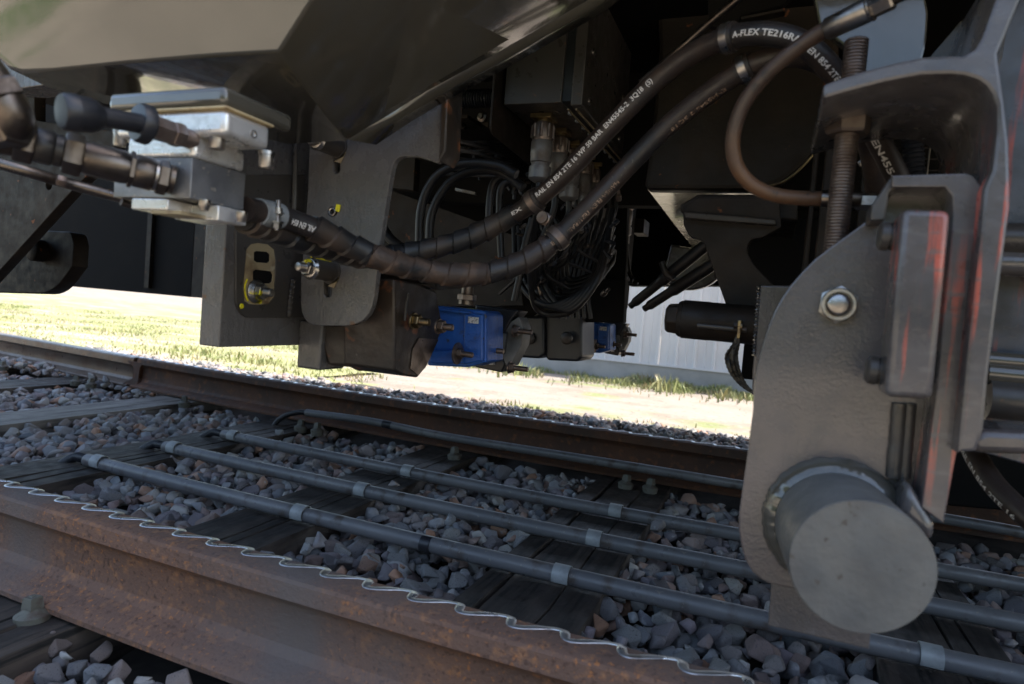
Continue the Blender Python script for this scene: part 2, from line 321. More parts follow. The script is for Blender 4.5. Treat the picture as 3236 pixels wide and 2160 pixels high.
def label_quad(name, c, ax, ay, w, h, m, parent, th=.0008):
    c, ax, ay = np.array(c, float), _n(ax), _n(ay); nn = np.cross(ax, ay)
    return MB().prism([c-ax*w/2-ay*h/2, c+ax*w/2-ay*h/2, c+ax*w/2+ay*h/2, c-ax*w/2+ay*h/2], nn*th).build(name, m, parent, smooth=0)

# ================================================================== SETTING
def ground_z(y):
    pts = [(-60, -.45), (-2.2, -.36), (-.5, -.31), (.1, -.29), (.7, -.26), (2.5, -.24), (2.8, -.20), (3.6, -.205), (4.2, -.23), (8, -.36), (60, -.3)]
    return float(np.interp(y, [p[0] for p in pts], [p[1] for p in pts]))
def sheet(name, xs, ys, m, dz=0, amp=.01, sc=1.5):
    vs = [(x, y, ground_z(y)+dz+amp*noise.noise(Vector((x*sc, y*sc, 3)))) for y in ys for x in xs]; nx = len(xs)
    fs = [(j*nx+i, j*nx+i+1, (j+1)*nx+i+1, (j+1)*nx+i) for j in range(len(ys)-1) for i in range(nx-1)]
    return tagit(MB().add(vs, fs).build(name, m), kind='structure')
ysn = [-90, -40, -20, -10, -6]+list(np.arange(-4, 10, .25))+[12, 16, 25, 50, 120]
xsn = [-160, -80, -40, -25]+list(np.arange(-18, 6, .4))+[8, 12, 20, 40, 90]
sheet('ground', xsn, ysn, 'earth', amp=.015)
# grass verge sheet slightly above the earth, left half beyond the track
def verge():
    xs = np.arange(-40, -1.4, .3); ys = np.arange(3.3, 16, .2); vs = []; keep = {}
    for j, y in enumerate(ys):
        for i, x in enumerate(xs): vs.append((x, y, ground_z(y)+.018+.02*noise.noise(Vector((x*1.5, y*1.5, 3)))))
    nx = len(xs); fs = []
    for j in range(len(ys)-1):
        for i in range(nx-1):
            e = .35*noise.noise(Vector((xs[i]*.9, ys[j]*.9, 7)))
            if ys[j] > 3.45+e*.6 and xs[i] < -2.6-.75*(ys[j]-3.5)+e*2.0: fs.append((j*nx+i, j*nx+i+1, (j+1)*nx+i+1, (j+1)*nx+i))
    return tagit(MB().add(vs, fs).build('grass_verge', 'grass_ground'), kind='structure')
verge()
tagit(MB().box(-30, 14, -14, -.95, -.6, -.30).build('unseen_sand_platform', 'platform_sand'), kind='structure')  # unseen, added behind the camera to bounce warm light under the vehicle
bed = sheet('ballast_bed', list(np.arange(-9, 3, .1)), list(np.arange(-.2, 3.75, .1)), 'ballast_dirt', dz=.018, amp=.02, sc=5)
bed.name = 'ballast_bed'

# fence
FY = 8.0
fence = thing('sheet_metal_fence', 'pale ribbed sheet metal fence on a concrete plinth beyond the grass verge', 'fence', (-4, FY, -.4))
zpl = at(1841/KD, 1127/KD, FY)[2]
XFL = at(1130, 850, FY)[0]; x = XFL; i = 0
prof = [(0, 0), (.085, 0), (.09, -.006), (.10, -.006), (.105, 0), (.18, 0), (.188, -.030), (.208, -.030), (.216, 0)]
proto = None
while x < 6:
    if proto is None:
        b = MB(); pts = []
        for rep in range(5): pts += [(px+rep*.216, py) for px, py in prof[:-1]]
        pts.append((5*.216, 0))
        vs = [(px, py, z) for z in (0, 2.3) for px, py in pts]; n = len(pts)
        vs += [(px, py+.002, z) for z in (0, 2.3) for px, py in pts]
        fs = [(k, k+1, n+k+1, n+k) for k in range(n-1)]+[(2*n+k+1, 2*n+k, 3*n+k, 3*n+k+1) for k in range(n-1)]
        me = bpy.data.meshes.new('panel'); me.from_pydata(vs, [], fs); me.update(); me.materials.append(MATS['fence_sheet']); proto = me
    o = bpy.data.objects.new('panel', proto); COL.objects.link(o); o.parent = fence; o.location = Vector((x, FY, zpl+.002))-wloc(fence)
    x += 5*.216+.004
MB().box(XFL, 6.1, FY-.035, FY+.12, -.6, zpl).build('plinth', 'plinth', fence)
MB().box(XFL, 6.1, FY-.045, FY-.037, zpl-.012, zpl+.012).build('base_trim', 'fence_sheet', fence)

# ------------------------------------------------------------------ rails
def rail_profile(hw=.031, H=.147, fw=.067, hd=.030):
    r = .007
    half = [(0, 0), (hw-r*1.6, -.0006), (hw-r*.6, -.0028), (hw-.001, -r), (hw+.0015, -hd), (hw-.002, -hd-.004), (.013, -hd-.015), (.0085, -hd-.024), (.008, -.095), (.0095, -.108), (.020, -.121), (.045, -.130), (fw-.003, -.136), (fw, -.139), (fw, -H)]
    return half+[(-x, z) for x, z in half[::-1][:-1]]
def rail(name, yc, x0, x1, m, prof, parent):
    n = int((x1-x0)/.08)+1; xs = np.linspace(x0, x1, n); k = len(prof); vs = []; fs = []
    for x in xs:
        for (py, pz) in prof: vs.append((x, yc+bend(x)+py, pz))
    for i in range(n-1):
        for j in range(k): fs.append((i*k+j, i*k+(j+1) % k, (i+1)*k+(j+1) % k, (i+1)*k+j))
    fs += [tuple(range(k))[::-1], tuple(range((n-1)*k, n*k))]
    o = MB().add(vs, fs).build(name, m, parent, smooth=30); return o
YN, YF = .751, 2.279
XJ = atz(255, 850, -.06)[0]
near = thing('near_rail', 'rusty rail in the foreground with a bright wavy bead along its head', 'rail', (-.5, YN, -.147))
rail('rail_section', YN, -6, 2.6, 'rail_rust', rail_profile(), near)
far = thing('far_rail', 'dark rusty rail on the far side with a rail joint near its left end', 'rail', (-1.5, YF, -.147))
rail('rail_section', YF, XJ+.012, 2.6, 'rail_rust_dark', rail_profile(), far)
tagit(rail('rail_section', YF, -14, XJ-.012, 'rail_worn', rail_profile(.036, .147, .07, .036), far), label='lighter worn rail section left of the joint')
b = MB(); yj = YF+bend(XJ)
b.prism([(XJ-.05, yj-.044, -.02), (XJ+.06, yj-.038, -.022), (XJ+.035, yj-.034, -.05), (XJ+.025, yj-.034, -.105), (XJ+.05, yj-.06, -.135), (XJ-.045, yj-.07, -.137), (XJ-.012, yj-.036, -.105), (XJ-.012, yj-.036, -.05)], (0, .04, 0))
b.build('joint_collar', 'rail_rust_dark', far, bevel=.004)
def bead(yc, xa, xb, parent, w=.0052, per=.0715, amp=.0125, y_off=.0155):
    n = int((xb-xa)/per*28); vs = []; fs = []; C = []
    for i in range(n+1):
        q = i/28*2*math.pi; x = xa+(xb-xa)*i/n
        # asymmetric wave that leans back like a row of breaking crests
        xx = x-.0085*(1-math.cos(q))+.0012*noise.noise(Vector((x*40, 0, 5))); yy = amp*math.cos(q)+.0016*noise.noise(Vector((x*14, 2, 5)))
        C.append(np.array([xx, yc+bend(xx)+yy+y_off, 0]))
    for i in range(n+1):
        a = C[max(i-1, 0)]; b_ = C[min(i+1, n)]; T = _n(b_-a); N = np.array([-T[1], T[0], 0]); P = C[i]
        ww = w*(1+.45*abs(T[0])**2*-.3+.28*noise.noise(Vector((i*.11, 0, 1)))+.25*(1-abs(T[0])))
        for s, z in ((-1.1, -.0012), (-.95, .0004), (-.4, .0010), (.4, .0010), (.95, .0004), (1.1, -.0012)):
            q_ = P+N*ww*s; yy = abs(q_[1]-yc-bend(q_[0])); q_[2] = z-max(0, yy-.018)*.22; vs.append(q_)
    for i in range(n):
        for j in range(5): fs.append((i*6+j, (i+1)*6+j, (i+1)*6+j+1, i*6+j+1))
    return MB().add(vs, fs).build('wavy_bead', 'polished_bead', parent, smooth=60)
bead(YN, -2.0, 1.2, near)
XB = atz(349/KD, 1105/KD, 0)[0]
bead(YF, XB, 1.2, far, y_off=.006)
MB()
# ------------------------------------------------------------------ sleepers
SLP = [(-5.05, .24), (-4.22, .24), (-3.39, .24), (-2.60, .235), (-1.835, .245), (-1.075, .215), (-.385, .245), (.335, .23), (1.05, .24)]
SL_LBL = {0: 'weathered timber sleeper farthest to the left under the rails', 1: 'weathered timber sleeper at the far left beyond the rail joint',
          2: 'weathered timber sleeper meeting the far rail beside the rail joint', 3: 'pale grey timber sleeper just left of where the grey pipes begin',
          4: 'dark split timber sleeper carrying the left clips of the grey pipes', 5: 'dark timber sleeper under the second clips of the grey pipes, counted from the left',
          6: 'cracked dark timber sleeper with a knot under the clips at the middle right', 7: 'dark timber sleeper partly hidden below the round pad end', 8: 'dark timber sleeper at the right edge'}
def sleeper(i, xc, wd):
    root = thing('railway_sleeper', SL_LBL[i], 'sleeper', (xc, 1.5, -.30), 'timber sleepers under the rails')
    # body with worn top, split into strands so the cracks are real gaps
    rs = random.Random(30+i); n = rs.choice([3, 4]) if i not in (5,) else 3
    cuts = sorted([rs.uniform(.2, .8) for _ in range(n-1)]); ed = [0]+cuts+[1]
    ys = np.linspace(.15, 2.85, 55)
    for k in range(n):
        a0, a1 = xc-wd/2+wd*ed[k], xc-wd/2+wd*ed[k+1]
        if a1-a0 < .012: continue
        vs = []; fs = []; hh = rs.uniform(-.0012, .001)
        for y in ys:
            j0 = .012*noise.noise(Vector((ed[k]*9+i, y*2.2, 1)))+.003*noise.noise(Vector((ed[k]*9+i, y*9, 1))); j1 = .012*noise.noise(Vector((ed[k+1]*9+i, y*2.2, 1)))+.003*noise.noise(Vector((ed[k+1]*9+i, y*9, 1)))
            g = .0003+max(0, .0055*noise.noise(Vector((y*2.3, k, i+2))))
            xa = a0+(j0+g if k else .004*noise.noise(Vector((y*4, i, 9)))); xb = a1+(j1-g if k < n-1 else .004*noise.noise(Vector((y*4, i, 19))))
            zt = -.154+hh+.002*noise.noise(Vector((y*6, k*3, i))); bb = bend(xc)*0
            for x, z in ((xa, -.30), (xa, zt-.003), (xa+.002, zt), ((xa+xb)/2, zt+.0012*noise.noise(Vector((y*15, k, i)))), (xb-.002, zt), (xb, zt-.003), (xb, -.30)): vs.append((x, y, z))
        m = len(ys)
        for q in range(m-1):
            for c in range(6): fs.append((q*7+c, q*7+c+1, (q+1)*7+c+1, (q+1)*7+c))
        fs += [tuple(range(7)), tuple(range((m-1)*7, m*7))[::-1]]
        MB().add(vs, fs).build('timber_strand', 'sleeper_pale' if i == 3 else 'sleeper_wood', root, smooth=50)
    return root
for i, (xc, wd) in enumerate(SLP): sleeper(i, xc, wd)
# coach screws: square head on a domed flange
def screw_mesh(s=1.0):
    b = MB(); b.lathe((0, 0, 0), (0, 0, 1), [(-.02, .022*s), (.0, .0255*s), (.003, .0255*s), (.0075, .018*s), (.012, .0125*s), (.013, .012*s)], 28)
    for h0, h1, r0, r1 in ((.012, .031, .0135, .0115),):
        b.lathe((0, 0, h0), (0, 0, 1), [(0, r0*s*1.15), ((h1-h0)*.9, r1*s*1.15), (h1-h0, r1*s*1.0)], 4, R(20))
    b.lathe((0, 0, .03), (0, 0, 1), [(0, .006*s), (.0025, .004*s)], 4, R(20))
    me = bpy.data.meshes.new('coach_screw'); me.from_pydata(b.v, [], b.f); me.update(); me.materials.append(MATS['screw_grey']); me.shade_smooth(); me.set_sharp_from_angle(angle=R(35)); return me
SM = screw_mesh()
def screw(x, y, z, rot, label, s=1.0, big=1.0):
    o = bpy.data.objects.new('coach_screw', SM); COL.objects.link(o); o.location = (x, y, z); o.rotation_euler = (R(random.uniform(-4, 4)), R(random.uniform(-4, 4)), rot); o.scale = (big,)*3
    return tagit(o, label, 'coach screw', 'coach screws holding the rails to the sleepers')
screw(atz(75, 1408, -.147)[0], atz(75, 1408, -.147)[1], -.150, .5, 'large greenish grey square headed screw in the sleeper at the lower left corner', big=1.0)
for (u, v, l) in ((690, 976, 'left screw of the pair at the far rail by the ends of the grey pipes'), (728, 983, 'right screw of the pair at the far rail by the ends of the grey pipes'),
                  (1043, 1040, 'single square headed screw against the far rail below the thin pipe, left of centre'), (1436, 1105, 'left screw of the pair at the far rail near the middle right'),
                  (1492, 1114, 'right screw of the pair at the far rail near the middle right'), (423, 920, 'small screw at the far rail foot on the pale sleeper'),
                  (174, 872, 'left screw of the pair on the sleeper just left of the rail joint'), (209, 878, 'right screw of the pair on the sleeper just left of the rail joint'), (8, 838, 'screw at the far rail at the left edge of the view')):
    p = atz(u, v, -.135); screw(p[0], min(p[1], YF+bend(p[0])-.052), -.142 if p[1] > 2.1 else -.15, random.random(), l)
# dark knot and split on the sleeper at the middle right
# ------------------------------------------------------------------ ballast
STV = []
for k in range(26):
    bm = bmesh.new(); n = random.randint(9, 15)
    s = np.array([random.uniform(.8, 1.25), random.uniform(.75, 1.1), random.uniform(.55, .85)])
    for _ in range(n):
        v = _n(rng.normal(size=3))*random.uniform(.86, 1.0)*s; bm.verts.new(v)
    r_ = bmesh.ops.convex_hull(bm, input=bm.verts[:])
    bmesh.ops.delete(bm, geom=[v for v in bm.verts if not v.link_faces], context='VERTS')
    bmesh.ops.bevel(bm, geom=bm.edges[:], offset=.05, segments=1, affect='EDGES', profile=.5)
    bmesh.ops.triangulate(bm, faces=bm.faces[:]); bmesh.ops.recalc_face_normals(bm, faces=bm.faces[:])
    me = bpy.data.meshes.new('stone'); bm.to_mesh(me); bm.free(); me.materials.append(MATS['ballast_stone'])
    co = np.empty(len(me.vertices)*3); me.vertices.foreach_get('co', co)
    tri = np.empty(len(me.polygons)*3, int); me.polygons.foreach_get('vertices', tri)
    STV.append((me, co.reshape(-1, 3), tri.reshape(-1, 3)))
def surf_z(x, y):
    z = -.183+.016*noise.noise(Vector((x*3, y*3, 0)))
    if y > YF+.05: z = -.118-max(0, y-3.1)*.13+.012*noise.noise(Vector((x*3, y*3, 0)))
    if y < .70: z = -.178-max(0, .45-y)*.25+.012*noise.noise(Vector((x*3, y*3, 0)))
    return z
def in_view(x, y, z):
    q = np.array([x, y, z])-CAM; c = q[0]*_X+q[1]*_Y+q[2]*_Z
    if c[2] < .1: return None
    u, v = c[0]/c[2]*FOC+PW/2, c[1]/c[2]*FOC+PH/2
    return c[2] if (-30 < u < PW+30 and -30 < v < PH+30) else None
stones = []
g = .037
for layer, (dz, sp) in enumerate(((-.030, .040), (-.004, g))):
    for x in np.arange(-7.2, 1.6, sp):
        for y in np.arange(-.15, 3.95, sp):
            xx, yy = x+random.uniform(-.4, .4)*sp, y+random.uniform(-.4, .4)*sp
            if layer and random.random() < .10: continue
            yr = yy-bend(xx)
            if YN-.062 < yr < YN+.062 or YF-.062 < yr < YF+.062: continue
            if layer == 0 and yy > 3.0: continue
            if yy > 2.36 and yy > 3.50+.20*(xx+2)*(xx > -2)+.22*noise.noise(Vector((xx*1.3, 0, 4))): continue
            inside = any(abs(xx-xc) < wd/2+.004-.022*(noise.noise(Vector((xx*2, yy*5, 33)))+.35) for xc, wd in SLP)
            if inside and .15 < yy < 2.85:
                continue
            sz = random.choice([.013, .017, .02, .023, .026, .029, .033])*random.uniform(.9, 1.15)*(1.12 if random.random() < .16 else 1)*(1.1 if yy < 2.3 else 1.0)
            near_s = any(abs(xx-xc) < wd/2+.05 for xc, wd in SLP)
            z = surf_z(xx, yy)+dz+random.uniform(-.008, .010)+(.004 if near_s else 0)
            if YN-.10 < yr < YN+.10 or YF-.10 < yr < YF+.085: z = min(z, -.158)
            stones.append((xx, yy, z, sz))
# a few stones lying on sleepers and pipes
for (u, v, zz, sz) in ((1508, 1205, -.125, .027), (640, 990, -.14, .02), (905, 1112, -.14, .022), (1030, 1190, -.12, .022), (1290, 1110, -.15, .022)):
    p = atz(u, v, zz); stones.append((p[0], p[1], zz, sz))
vis = []
for i, s in enumerate(stones):
    d = in_view(*s[:3])
    if d: vis.append((s[3]/d*(1 if s[2] > surf_z(s[0], s[1])-.02 else .3), i))
vis.sort(reverse=True); big = set(i for _, i in vis[:298])
V = []; F = []; off = 0
from mathutils import Euler
for i, (x, y, z, sz) in enumerate(stones):
    me, co, tri = random.choice(STV); e = Euler((random.uniform(-.7, .7), random.uniform(-.7, .7), random.uniform(0, 6.28)))
    if i in big:
        o = bpy.data.objects.new('stone', me); COL.objects.link(o); o.parent = bed; o.location = Vector((x, y, z))-wloc(bed); o.rotation_euler = e; o.scale = (sz,)*3
    else:
        M = np.array(e.to_matrix()); V.append(co@M.T*sz+np.array([x, y, z])); F.append(tri+off); off += len(co)
V = np.concatenate(V); F = np.concatenate(F)
me = bpy.data.meshes.new('loose_stones'); me.vertices.add(len(V)); me.vertices.foreach_set('co', V.ravel())
me.loops.add(len(F)*3); me.loops.foreach_set('vertex_index', F.ravel()); me.polygons.add(len(F))
me.polygons.foreach_set('loop_start', np.arange(len(F))*3); me.update(calc_edges=True); me.validate()
o = link('loose_stones', me, 'ballast_stone_mass', bed, smooth=0); tagit(o, kind='stuff')

# ------------------------------------------------------------------ grass
def blades(name, spots, m, hlo, hhi, parent=None):
    V = []; F = []
    for (x, y, sc) in spots:
        z = ground_z(y)+.0; h = random.uniform(hlo, hhi)*sc; a = random.uniform(0, 6.28); w_ = h*random.uniform(.05, .10)+.002
        dx, dy = math.cos(a)*w_, math.sin(a)*w_; lx, ly = random.gauss(0, h*.35), random.gauss(0, h*.35); b0 = len(V)
        V += [(x-dx, y-dy, z), (x+dx, y+dy, z), (x+lx*.4-dx*.7, y+ly*.4-dy*.7, z+h*.6), (x+lx*.4+dx*.7, y+ly*.4+dy*.7, z+h*.6), (x+lx, y+ly, z+h)]
        F += [(b0, b0+1, b0+3, b0+2), (b0+2, b0+3, b0+4)]
    me = bpy.data.meshes.new(name); me.from_pydata(V, [], F); me.update(); return link(name, me, m, parent, smooth=0)
sp = []
for _ in range(46000):
    x = -random.uniform(1.2, 17); y = random.uniform(3.3, 10); e = .35*noise.noise(Vector((x*.9, y*.9, 7)))
    if y > 3.4+e*.6 and x < -2.6-.75*(y-3.5)+e*2+.3: sp.append((x, y, .7+.6*noise.noise(Vector((x, y, 0)))))
tagit(blades('verge_grass', sp, 'grass_blade', .03, .075), 'short sunlit yellow green grass covering the verge behind the far rail', 'grass', kind='stuff')
sp = []
for _ in range(14000):
    x = random.uniform(-6, 2.4); y = 7.95-abs(random.gauss(0, .55)); 
    c = noise.noise(Vector((x*2.5, y, 9)))
    if c > -.25: sp.append((x, y, .6+c*1.4))
tagit(blades('fence_grass', sp, 'grass_blade', .04, .14), 'uneven sunlit tufts of grass along the foot of the pale fence', 'grass', kind='stuff')
sp = []
for _ in range(9000):
    x = random.uniform(-8, 1.6); y = 3.72+.06*x+random.gauss(0, .16); c = noise.noise(Vector((x*2.2, y*2, 19)))
    if c > -.1 and y > 3.1: sp.append((x, y, .5+c))
tagit(blades('edge_grass', sp, 'grass_blade', .015, .05), 'low patchy grass growing along the outer edge of the ballast', 'grass', kind='stuff')
# ------------------------------------------------------------------ grey pipes on the sleepers
def conduit(yc, z, xs, label, clips, r=.018, gaps=()):
    x0 = xs; root = thing('cable_conduit', label, 'conduit', (x0, yc, z-r), 'grey cable pipes laid along the track')
    P = [(x, yc+bend(x)+.004*noise.noise(Vector((x*.8, yc, 2))), z+.003*noise.noise(Vector((x*.9, yc, 6)))) for x in np.arange(x0, 2.3, .3)]
    pa = Path(P, 6); tube('pipe', pa, r, 'conduit_grey', root, step=.05, seg=24)
    for gp in gaps:
        pa2 = Path([(gp-.012, yc+bend(gp), z), (gp, yc+bend(gp), z), (gp+.012, yc+bend(gp), z)], 4)
        tube('coupling_gap', pa2, r*1.06, 'rubber_clean', root, step=.006, seg=24)
    # corrugated tail that bends down into the stones
    y0 = yc+bend(x0); T = [(x0+.03, y0, z), (x0-.02, y0, z+.001), (x0-.06, y0+.005, z-.004), (x0-.10, y0-.005, z-.03), (x0-.13, y0-.02, z-.075), (x0-.145, y0-.03, z-.12)]
    tube('corrugated_tail', Path(T, 10), lambda t, q: r*.72*(1+.07*math.sin(t*2*math.pi/.0055)), 'rubber_clean', root, step=.0011, seg=14, smooth=60)
    for cx in clips:
        yy = yc+bend(cx); b = MB(); w_ = .017; vs = []; fs = []; A = np.linspace(R(-28), R(208), 22)
        for rr in (r+.0012, r+.0036):
            for a in A:
                for s in (-1, 1): vs.append((cx+s*w_, yy-rr*math.cos(a), z+.001+rr*math.sin(a)))
        n = len(A)
        for k in range(n-1):
            fs += [(2*k, 2*k+1, 2*k+3, 2*k+2), (2*n+2*k+1, 2*n+2*k, 2*n+2*k+2, 2*n+2*k+3), (2*k, 2*k+2, 2*n+2*k+2, 2*n+2*k), (2*k+3, 2*k+1, 2*n+2*k+1, 2*n+2*k+3)]
        fs += [(0, 2*n, 2*n+1, 1), (2*n-2, 2*n-1, 4*n-1, 4*n-2)]
        b.add(vs, fs)
        b.box(cx-w_, cx+w_, yy+r+.0025, yy+r+.030, -.1545, -.1515)
        b.build('clip', 'clip_galvanised', root, smooth=50)
    return root
CL = [-1.744, -1.008, -.349, .298]
conduit(1.262, -.134, -1.80, 'grey cable pipe nearest the camera, with the longest run in front', CL, gaps=(-.66,))
conduit(1.512, -.134, -1.785, 'middle grey cable pipe between two others on the sleepers', [c+.003 for c in CL])
conduit(1.766, -.134, -1.80, 'third grey cable pipe, the farther one held by clips', [c-.003 for c in CL], r=.0172)
root = thing('cable_conduit', 'thin dark cable pipe running close against the far rail', 'conduit', (-1.7, 2.15, -.11), 'grey cable pipes laid along the track')
pa = Path([at(703, 946, 2.16), at(850, 966, 2.155), at(1000, 997, 2.14), at(1200, 1030, 2.12), at(1450, 1070, 2.10), at(1700, 1112, 2.08), at(2200, 1195, 2.06), at(2420, 1235, 2.05)], 6)
tube('pipe', pa, .0145, 'conduit_grey', root, step=.05, seg=20)
tt = pa.near(890, 975); tube('coupling_gap', pa, .0152, 'rubber_clean', root, t0=tt-.02, t1=tt+.02, step=.01)
tube('corrugated_tail', Path([at(712, 948, 2.16), at(690, 945, 2.16), at(660, 951, 2.15), at(636, 966, 2.14), at(622, 990, 2.13)], 10), lambda t, q: .0105*(1+.07*math.sin(t*2*math.pi/.005)), 'rubber_clean', root, step=.0012, seg=12, smooth=60)
# ================================================================== RAIL VEHICLE
veh = thing('rail_vehicle', 'dark underfloor and glossy olive grey lower body of the rail vehicle spanning the top', 'rail vehicle', (0, 1.6, 1.05))
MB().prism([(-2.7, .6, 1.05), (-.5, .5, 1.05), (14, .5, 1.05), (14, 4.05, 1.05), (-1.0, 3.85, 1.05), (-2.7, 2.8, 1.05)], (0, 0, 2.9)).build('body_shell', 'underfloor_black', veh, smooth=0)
def quads(name, P, faces, m, parent, th=.006, bevel=0, sub=0):
    o = MB().add(P, faces).build(name, m, parent, smooth=0)
    sd = o.modifiers.new('thickness', 'SOLIDIFY'); sd.thickness = th; sd.offset = 0
    if bevel: md = o.modifiers.new('bevel', 'BEVEL'); md.width = bevel; md.segments = 4; md.limit_method = 'ANGLE'; md.angle_limit = R(12)
    o.data.shade_smooth(); o.data.set_sharp_from_angle(angle=R(50))
    return o
# faceted nose fairing
H = [at(-330, -60, .50), at(-60, 70, .52), at(22, 150, .545), at(58, 159, .55), at(130, 156, .555), at(292, 139, .56), at(486, 123, .565), at(642, 113, .57),   # 0..7 lower front edge
     at(794, 318, .745), at(661, 319, .735), at(500, 285, .73), at(240, 232, .73), at(110, 194, .70), at(20, 150, .66),                               # 8..13 rear edge of underside
     at(902, -300, .50), at(-330, -600, .44),                                                                                                              # 14,15
     at(880, 262, .79), at(978, 204, .82), at(1130, 122, .86), at(1340, 0, .90), at(1800, -330, .95)]                                                         # 16..20
fs = [(15, 14, 7, 6, 5, 4, 3, 2, 1, 0), (2, 3, 4, 5, 6, 7, 8, 9, 10, 11, 12, 13), (7, 14, 20, 19, 18, 17, 16, 8)]
quads('nose_fairing', H, fs, 'hull_paint', veh, th=.008, bevel=.012)
# rear flange of the fairing rolls inward
E1 = [np.array(H[i]) for i in (8, 16, 17, 18, 19, 20)]
E2 = [p+np.array([.012, .05, .006]) for p in E1]
quads('fairing_lip', E1+E2, [(i, i+1, i+7, i+6) for i in range(5)], 'hull_paint', veh, th=.006)
# left side members
MB().prism([at(-120, 120, .74), at(0, 133, .74), at(110, 194, .74), at(40, 203, .74), at(-120, 196, .74)], (0, .05, -.0)).build('side_rail', 'paint_brushed', veh, bevel=.002)
plate('side_plate', [(-220, 100), (79, 190), (79, 275), (262, 300), (262, 340), (171, 430), (0, 619), (-220, 860)], 'Y', 1.15, .030, 'paint_dark', veh, bevel=.002, holes=[[(112+7*math.cos(a), 424+11*math.sin(a)) for a in np.linspace(0, 6.1, 14)]])
plate('guard_plate', [(-260, 528), (99, 528), (164, 531, .03), (170, 560), (167, 610, .0), (120, 674, .07), (-20, 670), (-260, 664)], 'Y', 1.40, .05, 'paint_dark', veh, bevel=.004)
b = MB(); b.lathe(at(96, 575, 1.40), (0, -1, 0), [(0, .035), (.03, .035), (.034, .03)], 28); b.build('stub', 'paint_dark', veh)
# far skirt
p0, p1 = at(150, 655, 2.62), at(1440, 735, 2.62); zb = p0[2]
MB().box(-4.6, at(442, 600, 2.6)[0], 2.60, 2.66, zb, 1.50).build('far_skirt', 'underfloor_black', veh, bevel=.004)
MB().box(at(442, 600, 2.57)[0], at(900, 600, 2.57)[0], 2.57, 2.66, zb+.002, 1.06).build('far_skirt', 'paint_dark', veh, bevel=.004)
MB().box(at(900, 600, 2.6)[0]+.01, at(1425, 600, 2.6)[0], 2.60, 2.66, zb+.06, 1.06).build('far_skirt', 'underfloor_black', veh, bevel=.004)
MB().box(at(335, 600, 2.58)[0], at(345, 600, 2.58)[0], 2.575, 2.598, zb+.03, .95).build('stiffener', 'paint_dark', veh)
# inner longitudinal members that close the view upward
MB().box(-1.9, 3.4, 2.44, 2.50, .82, 1.05).build('longitudinal_beam', 'underfloor_black', veh)
MB().box(-1.7, .2, 1.75, 1.80, .70, 1.05).build('cross_member', 'underfloor_black', veh)
for (u, v, uw, vh, y) in ((1035, 100, 110, 50, 1.9), (1060, 280, 60, 30, 1.7)):
    a, c_ = at(u, v, y), at(u+uw, v+vh, y); MB().box(a[0], c_[0], y, y+.08, c_[2], a[2]).build('equipment_case', 'paint_dark', veh, bevel=.003)
# ------------------------------------------------------------------ air tank end / wheel guard panel behind hoses
tank = thing('air_tank', 'large smooth dark tank with a rounded end behind the thin hose loop', 'tank', at(1690, 300, 1.45))
yb = 1.45
plate('tank_end', [(1512, -140), (1508, 60), (1512, 100), (1500, 240), (1492, 330), (1478, 425), (1486, 433), (1628, 434), (1742, 434), (1800, 415), (1852, 368), (1905, 295), (1925, 200), (1925, -140)], 'Y', yb, .05, 'paint_dark', tank, bevel=.01, rad=.03)
P = [at(1486, 434, yb+.05), at(1742, 434, yb+.05), at(1690, 586, 2.74), at(1594, 586, 2.74)]
for q_ in P: q_[2] = P[0][2]
MB().prism(P, (0, 0, .006)).build('tank_underside', 'tank_base', tank, smooth=0)
pth = Path([at(1742, 432, yb-.012), at(1802, 413, yb-.012), at(1855, 366, yb-.012), at(1908, 292, yb-.012), at(1935, 220, yb-.012)]); tube('rusty_rim', pth, .0028, 'zinc_yellow', tank, seg=8)
# horn bracket below the tank
kb = thing('hanger_bracket', 'black hanger bracket with notched top and weld bead under the tank', 'bracket', at(1700, 690, 1.28))
plate('web_plate', [(1567, 487, 0), (1575, 470, 0), (1600, 452, 0), (1788, 452, 0), (1792, 520, 0), (1748, 545, .006), (1720, 548, .01), (1712, 575, .012), (1728, 605, .01), (1810, 690, 0), (1812, 706, 0), (1668, 706, 0), (1612, 549, .02), (1580, 542, .01), (1568, 515, 0)], 'Y', 1.30, .03, 'paint_dark', kb, bevel=.002)
MB().prism([at(1569, 484, 1.28), at(1780, 502, 1.28), at(1780, 516, 1.28), at(1572, 500, 1.28)], (0, .019, 0)).build('weld_bead', 'paint_satin', kb, bevel=.003)
MB().prism([at(1560, 470, 1.33), at(1600, 445, 1.33), at(1830, 445, 1.33), at(1830, 505, 1.33), at(1562, 488, 1.33)], (0, .25, 0)).build('top_block', 'paint_dark', kb, bevel=.004)
# round bulge behind
pb = thing('brake_shield', 'beige grey rounded shield low behind the black hanger bracket', 'shield', at(1590, 630, 2.1))
plate('shield', [(1540, 560), (1625, 575), (1645, 640), (1625, 655, .02), (1590, 666, .03), (1545, 662, .03), (1520, 640, .02)], 'Y', 2.1, .04, 'bracket_grey', pb, bevel=.006)
